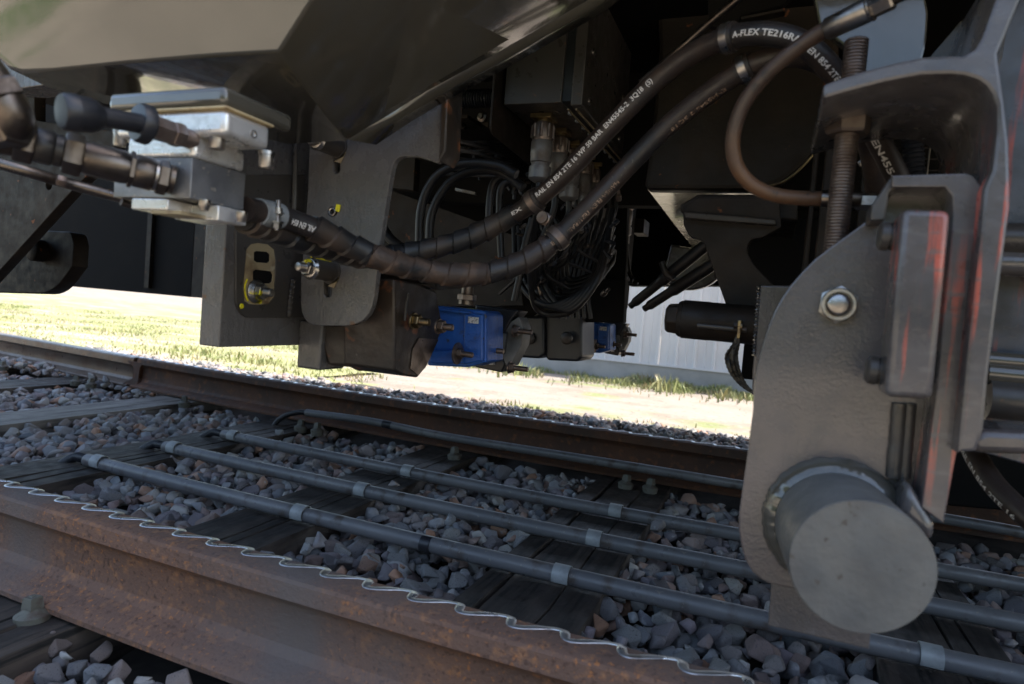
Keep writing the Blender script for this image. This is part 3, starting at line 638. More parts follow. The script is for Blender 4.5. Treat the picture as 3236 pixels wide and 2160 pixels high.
# two dampers slanting down-left
dm = thing('damper_pair', 'pair of black dampers slanting down in front of the pale fence', 'damper', at(1500, 650, 1.75))
for k, (a, b_) in enumerate((((1640, 545), (1446, 702)), ((1660, 590), (1478, 708)))):
    pa = Path([at(*a, 1.72), at((a[0]+b_[0])/2, (a[1]+b_[1])/2, 1.75), at(*b_, 1.80)]); L = pa.L
    tube('damper_tube', pa, lambda t, q, L=L: (.0165 if t < L*.62 else .013) if t < L-.012 else .009, 'cable', dm, step=.01)
p_ = at(1535, 625, 1.74); tube('clamp', Path([at(1518, 600, 1.70), at(1530, 630, 1.70), at(1548, 640, 1.70)]), .008, 'rubber', dm)
MB().lathe(at(1541, 642, 1.69), (1, 0, .3), [(0, .005), (.008, .005)], 10).build('screw_head', 'steel_dark', dm)
# ------------------------------------------------------------------ horizontal cylinder with hex end and braided strap
cy = thing('lever_cylinder', 'black horizontal cylinder with a big hex end cap pointing left', 'cylinder', at(1630, 740, 1.12))
YC = 1.12; c0 = at(1528, 728, YC); c1 = at(1745, 742, YC); r = PX(YC)*46
ax = (1, 0, -.012)
L = c1[0]-c0[0]
b = MB(); b.lathe(c0+np.array([.020, 0, 0]), ax, [(0, r*.88), (.004, r*.95), (.007, r*.95), (.008, r), (.05, r), (.051, r*.985), (L+.06, r*.985)], 48); b.build('barrel', 'paint_dark', cy)
MB().lathe(c0, ax, [(0, r*.66), (.004, r*.8), (.018, r*.84), (.022, r*.84)], 6, .25).build('hex_cap', 'paint_dark', cy, bevel=.002)
MB().lathe(at(1600, 746, YC-r*.98), ax, [(0, .0045), (.075, .0045)], 12).build('pipe_bead', 'paint_satin', cy)
s0 = at(1683, 747, YC-r-.006)
MB().lathe(s0, ax, [(0, .006), (.001, .0062), (.010, .0062)], 6).build('screw_head', 'steel_dark', cy)
MB().lathe(s0+np.array([.010, 0, 0]), ax, [(0, .0085), (.003, .0085)], 20).build('washer', 'zinc_yellow', cy)
MB().prism([at(1693, 734, YC-r-.012), at(1701, 734, YC-r-.012), at(1698, 776, YC-r-.012), at(1690, 776, YC-r-.012)], (0, .012, 0)).build('strap_lug', 'zinc_yellow', cy, bevel=.001)
st = thing('braided_strap', 'flat braided earthing strap hanging in a curve below the black cylinder', 'strap', at(1690, 850, YC-.04))
yq = YC-r-.008
for k in range(9):
    f = k/8-.5; P = [at(1694+f*6, 768, yq), at(1688+f*14, 790, yq), at(1678+f*26, 815, yq+.003*math.sin(k)), at(1683+f*25, 845, yq+.004*math.cos(k*2)), at(1697+f*18, 872, yq+.002), at(1716+f*9, 892, yq+.004), at(1745, 912+f*5, yq+.006)]
    pa = Path(P, 12); tube('wire_strand', pa, lambda t, q, k=k: .0016*(1+.22*math.sin(t*900+q+k)), 'braid', st, step=.0012, seg=7, smooth=60)
fb = thing('mounting_block', 'dark block with a jagged weld edge between the cylinder and the round ended plate', 'block', at(1770, 760, 1.1))
x0, x1 = at(1738, 700, YC-.06)[0], at(1900, 700, YC-.06)[0]
MB().prism([at(1742, 653, 1.05), at(1870, 655, 1.05), at(1870, 900, 1.05), at(1725, 906, 1.05), at(1727, 845, 1.05)], (0, .14, 0)).build('block', 'bracket_grey', fb, bevel=.003)
pa = Path([at(1741, 655, 1.048), at(1737, 700, 1.048), at(1733, 750, 1.048), at(1729, 815, 1.048)]); tube('weld_edge', pa, lambda t, q: .0022*(1+.5*math.sin(t*1100)), 'steel', fb, step=.0012, seg=8)
# ------------------------------------------------------------------ MAIN BRACKET (two welded plates)
mb = thing('mounting_bracket', 'heavy grey welded bracket with bolts and a tan slotted recess, left of centre', 'bracket', at(640, 790, .80))
Y1, Y2 = .745, .868
XA = at(508, 700, Y1)[0]; XA0 = at(461, 700, Y1)[0]
top = at(500, 120, Y1)[2]; zb1 = at(508, 797, Y1)[2]
b = MB(); b.box(XA0, XA, Y1, 1.0, zb1, top); b.build('side_plate', 'paint_brushed', mb, bevel=.0022)
# raised pad on the flank with the tan slotted recess
def fy(u, v, x=None): p = atx(u, v, XA if x is None else x); return (p[1], p[2])
padx = XA+.004
ol = [(543, 400), (700, 400), (700, 728), (560, 728, .012), (541, 700, .012)]
tanh = [(566, 572), (576, 560), (592, 557), (616, 560), (630, 572), (633, 600), (630, 680), (618, 696), (600, 699), (572, 697), (562, 690), (558, 660)]
rpad = plate('raised_pad', ol, 'X', padx, .008, 'paint_satin', mb, bevel=.0012, holes=[tanh])
s1 = [fy(u, v) for u, v in ((580, 578), (586, 575), (611, 577), (617, 583), (617, 598), (611, 603), (586, 601), (580, 596))]
s2 = [fy(u, v) for u, v in ((578, 622), (584, 617), (620, 622), (624, 630), (622, 645), (616, 650), (586, 648), (578, 640))]
plate('recess_plate', [fy(*p) for p in [(u+(2 if u > 600 else -2), v+(2 if v > 620 else -2)) for u, v in tanh]], 'X', XA+.0022, .003, 'tan_bare', rpad, holes=[s1, s2], local=True, bevel=.0004)
plate('slot_back', [fy(*p) for p in ((570, 570), (628, 570), (628, 655), (570, 655))], 'X', XA+.0004, .0006, 'underfloor_black', mb, local=True, bevel=.0001)
# bolt in the recess, axis along +X
pc = atx(587, 668, XA+.003)
b = MB(); b.lathe(pc, (1, 0, 0), [(0, .0185), (.002, .0188), (.003, .0175), (.007, .015), (.0085, .0142)], 28); b.hexa(pc+np.array([.0075, 0, 0]), (1, 0, 0), .0122, .010, .4); b.thread(pc+np.array([.017, 0, 0]), (1, 0, 0), .0066, .015, .0018)
b.build('bolt', 'zinc_bolt', mb, smooth=35)
for (u, v, s, dx) in ((576, 655, .004, .0035), (598, 690, .005, .004), (556, 702, .0045, .012)):
    p = atx(u, v, XA+dx); MB().lathe(p-np.array([.002, 0, 0]), (1, .1, 0), [(0, s), (.0015, s*.9), (.002, s*.5)], 9).build('paint_mark', 'yellow_marker', mb)
tube('paint_mark', Path([atx(567, 640, XA+.0045), atx(562, 655, XA+.0045), atx(563, 675, XA+.0045), atx(569, 690, XA+.0045)]), .0013, 'yellow_marker', mb, step=.003, seg=6)
# lower welded seam line
tube('weld_seam', Path([atx(672, 640, XA+.010), atx(667, 680, XA+.010), atx(663, 726, XA+.010)]), lambda t, q: .004*(1+.2*math.sin(t*700)), 'paint_satin', mb, step=.0015, seg=8)
tube('weld_seam', Path([atx(680, 300, XA+.013), atx(677, 380, XA+.013), atx(676, 430, XA+.013), atx(673, 520, XA+.013)]), .004, 'paint_satin', mb, step=.004, seg=8)
# front facing plate with rounded foot and hooked top
face = [(718, 100, 0), (1030, 100, 0), (1026, 200, 0), (1017, 355, 0), (1006, 376, .01), (985, 366, 0), (955, 358, 0), (905, 358, .022), (893, 420, 0), (872, 560, 0), (851, 748, .05), (690, 746, .05), (690, 640, 0), (706, 440, 0)]
holes = [[(u, v) for u, v in [(752+9*math.cos(a), (672 if math.sin(a) > 0 else 600)+9*math.sin(a)) for a in np.linspace(0, 2*math.pi, 20, endpoint=False)]],
         [(762+11*math.cos(a), 485+11*math.sin(a)) for a in np.linspace(0, 2*math.pi, 20, endpoint=False)],
         [(772+8*math.cos(a), (388 if math.sin(a) > 0 else 330)+9*math.sin(a)) for a in np.linspace(0, 2*math.pi, 20, endpoint=False)]]
plate('face_plate', face, 'Y', Y2, .012, 'paint_brushed', mb, holes=holes, bevel=.0014)
hc = at(762, 485, Y2); MB().lathe(hc+np.array([0, .004, 0]), (0, -1, 0), [(0, .0046), (.0, .0066), (.0048, .0066), (.0052, .0056), (.0048, .0045), (0, .0044)], 24, cap=False).build('threaded_bush', 'steel', mb)
MB().prism([at(773, 468, Y2-.001), at(782, 470, Y2-.001), at(779, 486, Y2-.001), at(770, 483, Y2-.001)], (0, -.0018, 0)).build('paint_mark', 'yellow_marker', mb)
for (u, v) in ((757, 622), (772, 336)):
    p = at(u, v, Y2); d = _n((-.10, -1, .02)); 
    b = MB(); b.lathe(p, d, [(-.002, .0205), (.0, .0205), (.0, .0160), (.040, .0160), (.0407, .0152)], 36); b.build('spacer_sleeve', 'paint_satin', mb)
    q0 = p+d*.0404; b = MB(); b.lathe(q0, d, [(0, .0172), (.002, .0175), (.003, .0165), (.006, .0145), (.0065, .013)], 30); b.hexa(q0+d*.006, d, .0125, .009, .2); b.thread(q0+d*.0145, d, .0072, .014, .0018); b.build('bolt', 'steel', mb, smooth=35)
    tube('paint_mark', Path([q0+np.array([.000, -.003, .0178]), q0+np.array([.004, .016, .0166]), q0+np.array([.009, .034, .0150])]), .0014, 'yellow_marker', mb, step=.003, seg=6)
    MB().lathe(q0+d*.009+np.array([.003, 0, .0095]), d, [(0, .0045), (.004, .004), (.009, .002)], 8).build('paint_mark', 'yellow_marker', mb)
    MB().prism([at(u-5, v+34, Y2-.001), at(u+18, v+22, Y2-.001), at(u+22, v+12, Y2-.001), at(u+10, v+38, Y2-.001)], (0, -.001, 0)).build('bare_patch', 'tan_bare', mb)
# mid plate closing behind the flank, lower front lug
p = at(682, 800, .92); q = at(722, 848, .92)
MB().box(p[0], q[0]+.01, .92, .99, q[2], p[2]+.05).build('foot_lug', 'paint_brushed', mb, bevel=.004)
# thick curved flange right of the face plate
MB().prism([at(1012, 130, Y2-.004), at(1030, 130, Y2-.004), at(1022, 345, Y2-.004), at(1006, 372, Y2-.004)], (0, .05, 0)).build('flange', 'paint_rusty', mb, bevel=.003)
# ------------------------------------------------------------------ RUBBER HOUSINGS, BLUE BLOCKS
XG = at(962, 745, .99)[0]
def xprism(pts, x, L, name, m, parent, bevel=.003, label=None):
    P = [atx(u, v, x) for u, v in pts]; return MB().prism(P, (-L, 0, 0)).build(name, m, parent, bevel=bevel)
hs = thing('rubber_housing', 'chunky black housing with rusty dust and two nuts, beside the grey bracket', 'housing', at(900, 860, .99))
endp = [(905, 640), (959, 650), (1001, 667), (1013, 731), (1009, 770), (976, 845), (959, 866), (926, 862), (905, 850)]
xprism(endp, XG, .10, 'housing_body', 'paint_rusty', hs, .004)
P = [atx(u, v, XG+.0005) for u, v in ((960, 775), (1005, 778), (975, 842), (958, 860), (940, 845), (945, 800))]
MB().prism(P, (.0012, 0, 0)).build('worn_patch', 'steel_dark', hs)
tube('edge_tube', Path([at(938, 672, .915), at(932, 700, .915), at(929, 735, .915)]), .0022, 'cable', hs, seg=8)
tube('seam_line', Path([at(869, 700, .925), at(871, 780, .926), at(879, 845, .93)]), .0006, 'rubber', hs, seg=6)
hs2 = thing('rubber_housing', 'black rounded housing half hidden below the rounded foot of the grey bracket', 'housing', at(780, 840, .97))
P = [at(738, 742, .93), at(840, 742, .93), at(846, 800, .93), at(838, 840, .93), at(800, 842, .93), at(752, 838, .93), at(740, 800, .93)]
MB().prism(P, (0, .14, 0)).build('housing_body', 'paint_rusty', hs2, bevel=.006)
MB().prism([at(800, 750, .96), at(860, 750, .96), at(866, 846, .96), at(815, 852, .96)], (0, .12, 0)).build('rear_lobe', 'rubber', hs2, bevel=.006)
top_l = thing('support_plate', 'dark rusty plate lying on top of the black housing under the wrapped hoses', 'plate', at(900, 650, .98))
MB().prism([at(850, 655, .93), at(880, 650, .93), at(962, 650, .99), at(1003, 668, 1.05), at(1003, 640, 1.05), at(860, 628, .95)], (0, .1, .01)).build('plate', 'paint_rusty', top_l, bevel=.003)
stud_bolt(hs, at(948, 736, .955), (1, -.02, 0), .0118, washer=.0145, nut_h=.011, stud=.018, m='zinc_yellow')
stud_bolt(hs, at(1005, 748, .985), (1, -.02, 0), .0112, washer=.0135, nut_h=.010, stud=.016, m='steel_brown')
def blue_group(sc, yc, u0, v0, s, cat_lbl, far_lbl, parent_name):
    """blue cast block between two dark end plates; u0,v0 outline centre, s outline scale at distance yc"""
    f = lambda du, dv, y=yc: at(u0+du*s, v0+dv*s, y)
    t = thing('terminal_block', cat_lbl, 'block', f(0, 72), 'blue cast blocks between black end plates')
    d = .085
    cs = MB().prism([f(-68, -72), f(60, -58), f(66, -50), f(66, 60), f(20, 72), f(-70, 68), f(-72, 20), f(-60, 8), f(-72, -10)], (0, d, 0)).build('casting', 'blue_cast', t, bevel=.004)
    MB().prism([f(-66, -68, yc-.012), f(30, -56, yc-.012), f(30, -50, yc-.012), f(-66, -60, yc-.012)], (0, .02, 0)).build('rib', 'blue_cast', t, bevel=.002)
    MB().prism([f(14, -52, yc-.008), f(58, -50, yc-.008), f(58, 58, yc-.008), f(12, 66, yc-.008)], (0, .02, 0)).build('boss', 'blue_cast', t, bevel=.004)
    MB().prism([f(-66, 34, yc-.015), f(10, 30, yc-.015), f(12, 64, yc-.015), f(-66, 64, yc-.015)], (0, .03, 0)).build('rib', 'blue_cast', t, bevel=.005)
    a = f(-50, -20, yc-.008); MB().lathe(a, (0, -1, 0), [(0, .018*sc), (.008, .016*sc)], 24).build('boss', 'blue_cast', t)
    a = f(36, -36, yc-.009); label_quad('type_label', a, (1, 0, 0), (0, 0, 1), .022*sc, .012*sc, 'white_label', cs)
    tx = bpy.data.curves.new('l', 'FONT')
    bpy.data.curves.remove(tx)
    for k in range(5):
        for j in range(2):
            a = f(26+j*15, -22+k*17, yc-.0085); MB().box(a[0]-.004*sc, a[0]+.004*sc, a[1]-.001, a[1]+.002, a[2]-.0012*sc, a[2]+.0012*sc).build('raised_mark', 'blue_cast', cs, bevel=.0003)
    e = thing('end_plate', far_lbl, 'plate', f(110, 80, yc+.12), 'black end plates beside the blue blocks')
    g = lambda du, dv, y=yc+.13: at(u0+du*s, v0+dv*s, y)
    MB().prism([g(40, -72), g(140, -58), g(122, -36), g(92, 20), g(108, 66), g(100, 84), g(40, 72)], (0, .06, 0)).build('dark_plate', 'rubber_clean', e, bevel=.003)
    MB().prism([g(90, -10, yc+.135), g(118, -30, yc+.135), g(140, -45, yc+.135), g(150, -20, yc+.135), g(146, 20, yc+.135), g(120, 70, yc+.135), g(104, 66, yc+.135)], (0, .05, 0)).build('pale_plate', 'pale_end_plate', e, bevel=.003)
    a = g(100, -4, yc+.118); MB().prism([g(92, -12, yc+.122), g(114, -8, yc+.122), g(108, 42, yc+.122), g(86, 40, yc+.122)], (0, .006, 0)).build('window_frame', 'rubber_clean', e, bevel=.002)
    MB().prism([g(95, -8, yc+.119), g(110, -5, yc+.119), g(105, 36, yc+.119), g(90, 34, yc+.119)], (0, .003, 0)).build('window_glass', 'pale_end_plate', e)
    MB().prism([g(66, 34, yc+.125), g(78, 35, yc+.125), g(84, 66, yc+.125), g(72, 66, yc+.125)], (0, .004, 0)).build('type_label', 'white_label', e)
    for (du, dv, yy, rr, ww, sl, m) in ((-2, 40, yc-.03, .0105, .026, .022, 'steel_brown'), (70, 32, yc+.05, .0105, .024, .022, 'steel_brown')):
        stud_bolt(t, f(du, dv, yy), (1, -.02, 0), rr*sc, washer=ww*sc*.8, nut_h=.009*sc, stud=sl*sc, m=m)
    for (du, dv) in ((128, -12), (118, 72)):
        stud_bolt(e, g(du, dv, yc+.12), (1, -.02, 0), .0105*sc, washer=.013*sc, nut_h=.009*sc, stud=.03*sc, m='steel_brown')
    b = MB(); a = f(20, -72, yc+.04); b.lathe(a, (0, 0, 1), [(0, .016), (.02, .016), (.021, .012), (.04, .012)], 16); b.hexa(a+np.array([0, 0, .008]), (0, 0, 1), .019, .012); b.build('fitting', 'steel_dark', t)
    return t
blue_group(1.0, 1.13, 1050, 770, 1.0, 'blue cast block nearer the camera behind the rusty black housing', 'black end plate with small window and long studs right of the nearer blue block', '')
blue_group(1.0, 1.98, 1365, 772, .52, 'smaller looking blue cast block farther back near the pale fence', 'black end plate farther back in front of the pale fence', '')
bh = thing('rubber_housing', 'pair of black rounded housings hanging side by side before the farther blue block', 'housing', at(1290, 830, 1.75))
for (ua, ub, vt, vb, yy) in ((1176, 1248, 725, 822, 1.74), (1250, 1335, 722, 829, 1.76)):
    MB().prism([at(ua, vt, yy), at(ub, vt, yy), at(ub, vb-10, yy), at(ub-10, vb, yy), at(ua+6, vb-3, yy), at(ua, vb-12, yy)], (0, .14, 0)).build('housing_body', 'rubber_clean', bh, bevel=.008)
MB().prism([at(1150, 640, 1.8), at(1435, 640, 1.8), at(1430, 740, 1.8), at(1150, 735, 1.8)], (0, .04, 0)).build('back_plate', 'underfloor_black', bh, bevel=.003)
for uu in (1215, 1300):
    MB().lathe(at(uu, 775, 1.735), (0, -1, 0), [(0, .018), (.006, .016), (.010, .008)], 16).build('cap', 'rubber', bh)
rod = thing('vertical_support', 'dark upright bar behind the cable loops left of the pale fence', 'support bar', at(1400, 700, 1.9))
plate('bar', [(1300, 420), (1440, 420), (1436, 600), (1430, 690), (1418, 722), (1340, 722), (1330, 700)], 'Y', 1.92, .03, 'underfloor_black', rod)
plate('edge_strip', [(1372, 590), (1386, 590), (1384, 712), (1375, 712)], 'Y', 1.88, .02, 'paint_dark', rod)
# ------------------------------------------------------------------ JUNCTION BOX with connectors
jb = thing('junction_box', 'dark grey junction box with a screwed lid and a row of connectors underneath', 'junction box', at(1240, 240, 1.3))
YJ, YJ2 = 1.25, 1.62
a = at(1155, 240, YJ); c_ = at(1303, 40, YJ); zt = c_[2]+.12
MB().box(a[0], c_[0], YJ, YJ2, a[2], zt).build('box', 'paint_satin', jb, bevel=.002)
l0 = at(1309, 242, YJ)[0]; l1 = at(1336, 240, YJ)[0]
lid = MB().box(l0, l1, YJ-.004, YJ2+.004, at(1309, 243, YJ)[2], zt+.002).build('lid', 'paint_satin', jb, bevel=.003)
MB().box(c_[0], l0, YJ+.006, YJ2-.006, a[2]+.004, zt-.004).build('gasket', 'rubber_clean', jb)
for (u, v) in ((1336, 98), (1321, 296)):
    y = 1.33 if v < 200 else 1.30
for yy in (YJ+.045, YJ2-.045):
    for zz in (at(1330, 100, YJ)[2], at(1330, 215, YJ)[2]):
        MB().lathe((l1-.0005, yy, zz), (1, 0, 0), [(0, .008), (.003, .0078), (.004, .006)], 18).build('lid_screw', 'steel', lid)
plate('carrier_plate', [(1141, 40), (1141, 250)], 'Y', YJ, .01, 'paint_dark', jb) if False else None
xp = at(1148, 200, YJ)[0]
plate('carrier_plate', [(YJ-.03, zt), (YJ2, zt), (YJ2, at(1148, 330, YJ)[2]), (YJ-.03, at(1140, 312, YJ)[2], .02)], 'X', xp, .005, 'paint_dark', jb, local=True)
# slotted rails below the box edge
for (u0, y0) in ((1303, YJ), (1322, YJ)):
    x = at(u0, 246, y0)[0]; z = at(u0, 247, y0)[2]
    MB().box(x-.0015, x+.0015, y0, y0+.55, z-.004, z-.001).build('slotted_rail', 'tan_bare', jb)
for k in range(11):
    y = YJ+.02+k*.05; x = at(1303, 246, YJ)[0]; z = at(1303, 247, YJ)[2]
    MB().box(x-.006, x-.0016, y, y+.012, z-.006, z-.001).build('slot_tab', 'clip_galvanised', jb)
ORD = ['the nearest and largest round grey plug under the junction box', 'second round grey plug, directly behind the largest one', 'third round grey plug in the row receding under the box',
       'fourth round grey plug in the receding row, half behind a hose', 'fifth round grey plug in the receding row', 'sixth round grey plug in the receding row', 'seventh round grey plug in the receding row', 'last but one round grey plug of the receding row', 'last and smallest looking round grey plug of the receding row']
def connector(y, k):
    x = at(1250, 250, 1.33)[0]; z0 = a[2]; r = .0235; q_ = 1.42
    o = thing('round_connector', ORD[k], 'connector', (x, y, z0-.14), 'round grey plugs under the junction box')
    b = MB(); b.box(x-.0235, x+.0235, y-.0235, y+.0235, z0-.010, z0-.0005); b.build('flange', 'zinc_yellow', o, bevel=.001)
    b = MB(); b.lathe((x, y, z0-.008), (0, 0, -1), [(0, .019), (.008, .020)], 24); b.build('neck', 'zinc_yellow', o)
    kr = MB().lathe((x, y, z0), (0, 0, -1), [(t*q_, r*s_*.96) for t, s_ in [(.012, .95), (.016, 1.04), (.034, 1.04), (.038, .97)]], 24).build('knurled_ring', 'steel_brown', o)
    for q in range(9):
        aq = q*2*math.pi/9+k; cx_, cy_ = x+r*.99*math.cos(aq), y+r*.99*math.sin(aq)
        MB().lathe((cx_, cy_, z0-.022), (0, 0, -1), [(0, .0036), (.027, .0036)], 6).build('grip_rib', 'steel_brown', kr)
    MB().lathe((x, y, z0), (0, 0, -1), [(t*q_, r*s_) for t, s_ in [(.038, .92), (.040, 1.0), (.060, 1.0), (.062, .96), (.070, .95), (.071, .84), (.076, .84), (.077, 1.02), (.094, 1.02), (.097, .8), (.10, .5)]], 28).build('backshell', 'connector_grey', o)
    return x, y, z0-.139
CN = []
for k in range(9): CN.append(connector(1.33+k*.108, k))
cb = thing('cable_bundle', 'tangle of black cables looping down below the row of round plugs', 'cables', at(1300, 700, 1.5))
ends = [(1255, 520), (1262, 560), (1290, 600), (1330, 620), (1350, 600), (1370, 570), (1385, 560), (1395, 540), (1400, 520)]
for k, (x, y, z) in enumerate(CN):
    sx = .02*k
    q1 = np.array([x+.002, y, z-.04]); 
    lo = at(1235+k*9, 712-k*9, 1.50+.02*k); mid = at(1330+k*8, 700-k*11, 1.52+.02*k); up = at(1385+k*3, 560+k*2, 1.6+.03*k)
    sd = at(1215+k*12, 600-k*6, 1.42+.03*k)
    tube('cable', Path([np.array([x, y, z+.01]), q1, (q1+sd)/2, sd, lo, mid, up], 12), .0075, 'cable', cb, step=.008, seg=12)
for k in range(5):
    tube('cable', Path([at(1180+k*10, 520, 1.55), at(1190+k*14, 640, 1.5), at(1255+k*12, 700+k*3, 1.48), at(1340+k*9, 660-k*8, 1.5), at(1405, 560-k*20, 1.6)], 12), .008, 'cable', cb, step=.01, seg=12)
for k in range(6):
    tube('cable', Path([at(1330+k*17, 415, 1.75), at(1332+k*16, 480, 1.75), at(1322+k*12, 560, 1.72), at(1300+k*10, 660, 1.70), at(1280+k*15, 730, 1.70)], 10), .006, 'cable', cb, step=.012, seg=10)
for k in range(14):
    y = 1.62+k*.045; u, v = 1318+k*9.5, 372+k*11; s_ = 1-.025*k; p = at(u, v, y)
    MB().lathe(p, (0, 0, -1), [(0, .010*s_), (.004, .0125*s_), (.022, .0125*s_), (.023, .0095*s_), (.034, .0095*s_), (.035, .012*s_), (.062, .012*s_), (.064, .007*s_)], 12).build('small_plug', 'connector_grey' if k % 3 else 'steel_brown', cb)
    tube('cable', Path([p-np.array([0, 0, .06]), at(u+4, v+110, y), at(u-18+k*3, v+190-k*4, y-.03), at(u-70+k*4, v+235-k*8, y-.06)], 8), .0045, 'cable', cb, step=.014, seg=8)
rb_ = random.Random(11)
for k in range(12):
    u, v, y = rb_.uniform(1210, 1350), rb_.uniform(540, 660), rb_.uniform(1.45, 1.75)
    tube('cable', Path([at(u, v-70, y), at(u+rb_.uniform(-30, 30), v-20, y-.03), at(u+rb_.uniform(-50, 50), v+30, y), at(u+rb_.uniform(-70, 70), v+70, y+.03)], 8), rb_.uniform(.003, .006), 'cable', cb, step=.014, seg=8)
for k in range(26):
    u, v, y = rb_.uniform(1190, 1430), rb_.uniform(430, 700), rb_.uniform(1.42, 1.6); p = at(u, v, y); s_ = rb_.uniform(.004, .008)
    MB().lathe(p, _n((rb_.uniform(-1, 1), -.4, rb_.uniform(-1, 1))), [(0, s_*.8), (.004, s_), (.014, s_), (.016, s_*.6), (.026, s_*.6)], rb_.choice([6, 12])).build('small_fitting', rb_.choice(['steel_dark', 'connector_grey', 'steel_brown', 'rubber_clean']), cb)
# big arching cables left of box
ac = thing('arched_cables', 'thick black cables arching down behind the grey bracket and the hoses', 'cables', at(980, 560, 1.3))
for (P, y) in (([(965, 640), (962, 560), (968, 470), (1000, 405), (1060, 375), (1140, 378), (1185, 400)], 1.22), ([(985, 640), (985, 560), (992, 485), (1030, 420), (1085, 392), (1150, 395), (1200, 430)], 1.26),
               ([(1125, 540), (1122, 480), (1132, 420), (1160, 400)], 1.3), ([(1150, 590), (1146, 500), (1150, 430), (1180, 410)], 1.34), ([(860, 480), (890, 540), (930, 572), (990, 600)], 1.1), ([(1180, 690), (1195, 620), (1205, 560), (1222, 500)], 1.36)):
    tube('cable', Path([at(u, v, y) for u, v in P], 12), .0095 if y < 1.3 else .008, 'cable', ac, step=.008)
ct = thing('corrugated_tube', 'black corrugated tube running sideways between the bracket and the junction box', 'tube', at(1080, 225, 1.35))
tube('tube', Path([at(1000, 228, 1.35), at(1080, 226, 1.35), at(1150, 224, 1.35)]), lambda t, q: .0185*(1+.10*math.sin(t*2*math.pi/.0062)), 'rubber_clean', ct, step=.0013, seg=20, smooth=60)
cl = thing('valve_rack', 'dark cluttered rack of small fittings and cables left of the junction box', 'valve rack', at(1080, 400, 1.5))
MB().prism([at(1020, 262, 1.48), at(1075, 264, 1.48), at(1140, 305, 1.48), at(1250, 420, 1.7), at(1240, 450, 1.7), at(1020, 350, 1.48)], (0, .02, 0)).build('panel', 'underfloor_black', cl, bevel=.002)
MB().prism([at(1010, 262, 1.4), at(1072, 263, 1.4), at(1072, 270, 1.4), at(1010, 270, 1.4)], (0, .1, 0)).build('shelf_edge', 'paint_dark', cl)
rr = random.Random(5)
for k in range(34):
    t = rr.random(); u, v = 1022+t*200+rr.uniform(-12, 20), 300+t*130+rr.uniform(-25, 38); y = 1.42+t*.2; s = rr.uniform(.004, .009)
    p = at(u, v, y); d = _n(rr.choice([(1, 0, 0), (0, -1, 0), (.6, 0, -.8), (0, 0, -1), (.7, .3, .2)]))
    b = MB(); b.lathe(p, d, [(0, s*.7), (.004, s), (.016, s), (.018, s*.6), (.030, s*.6)], rr.choice([6, 12])); b.build('small_fitting', rr.choice(['steel_dark', 'rubber_clean', 'paint_dark', 'rubber_clean']), cl)
for k in range(8):
    u, v = 1025+k*4, 300+k*14
    tube('cable', Path([at(1015, v, 1.42), at(1060+k*9, v+rr.uniform(5, 25), 1.40), at(1110+k*8, v+rr.uniform(10, 30), 1.42), at(1150+k*8, v+30, 1.46)], 8), .0045, 'cable', cl, step=.01, seg=8)
MB().lathe(at(1107, 268, 1.38), (-.1, -1, 0), [(0, .012), (.004, .012), (.006, .006), (.012, .006)], 20).build('cap', 'steel_dark', cl)
MB().prism([at(1044, 430, 1.5), at(1090, 440, 1.5), at(1090, 446, 1.5), at(1044, 437, 1.5)], (0, .01, 0)).build('bracket_strip', 'steel_dark', cl)
dp = thing('transverse_panel', 'dark flat panel seen through the gap between bracket and hoses', 'panel', at(1000, 560, 1.7))
plate('panel', [(880, 430), (1075, 500), (1180, 540), (1200, 700), (870, 700)], 'Y', 1.65, .02, 'paint_dark', dp)
plate('upright', [(896, 362), (952, 362), (948, 436), (900, 430)], 'Y', 1.55, .03, 'paint_dark', dp)
# dark coil / bogie mass behind
bg_ = thing('bogie_frame', 'black bogie frame deep under the vehicle behind the connectors', 'frame', (0, 2.1, .6))
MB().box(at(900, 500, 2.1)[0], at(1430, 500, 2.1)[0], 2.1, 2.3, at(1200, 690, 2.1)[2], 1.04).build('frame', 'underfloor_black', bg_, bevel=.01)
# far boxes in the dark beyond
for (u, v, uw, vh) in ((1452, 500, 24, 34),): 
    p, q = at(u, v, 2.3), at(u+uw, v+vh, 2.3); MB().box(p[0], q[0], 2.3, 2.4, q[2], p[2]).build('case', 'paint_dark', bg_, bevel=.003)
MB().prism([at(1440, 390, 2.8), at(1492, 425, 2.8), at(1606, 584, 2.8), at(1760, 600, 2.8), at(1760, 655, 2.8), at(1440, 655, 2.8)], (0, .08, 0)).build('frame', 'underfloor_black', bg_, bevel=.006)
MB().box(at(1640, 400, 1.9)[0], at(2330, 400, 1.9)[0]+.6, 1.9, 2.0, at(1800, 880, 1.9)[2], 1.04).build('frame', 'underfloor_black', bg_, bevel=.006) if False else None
MB().prism([at(1640, 500, 1.62), at(1905, 500, 1.62), at(1905, 905, 1.62), at(1742, 905, 1.62), at(1742, 690, 1.62), at(1668, 690, 1.62)], (0, .1, 0)).build('frame', 'underfloor_black', bg_, bevel=.004)

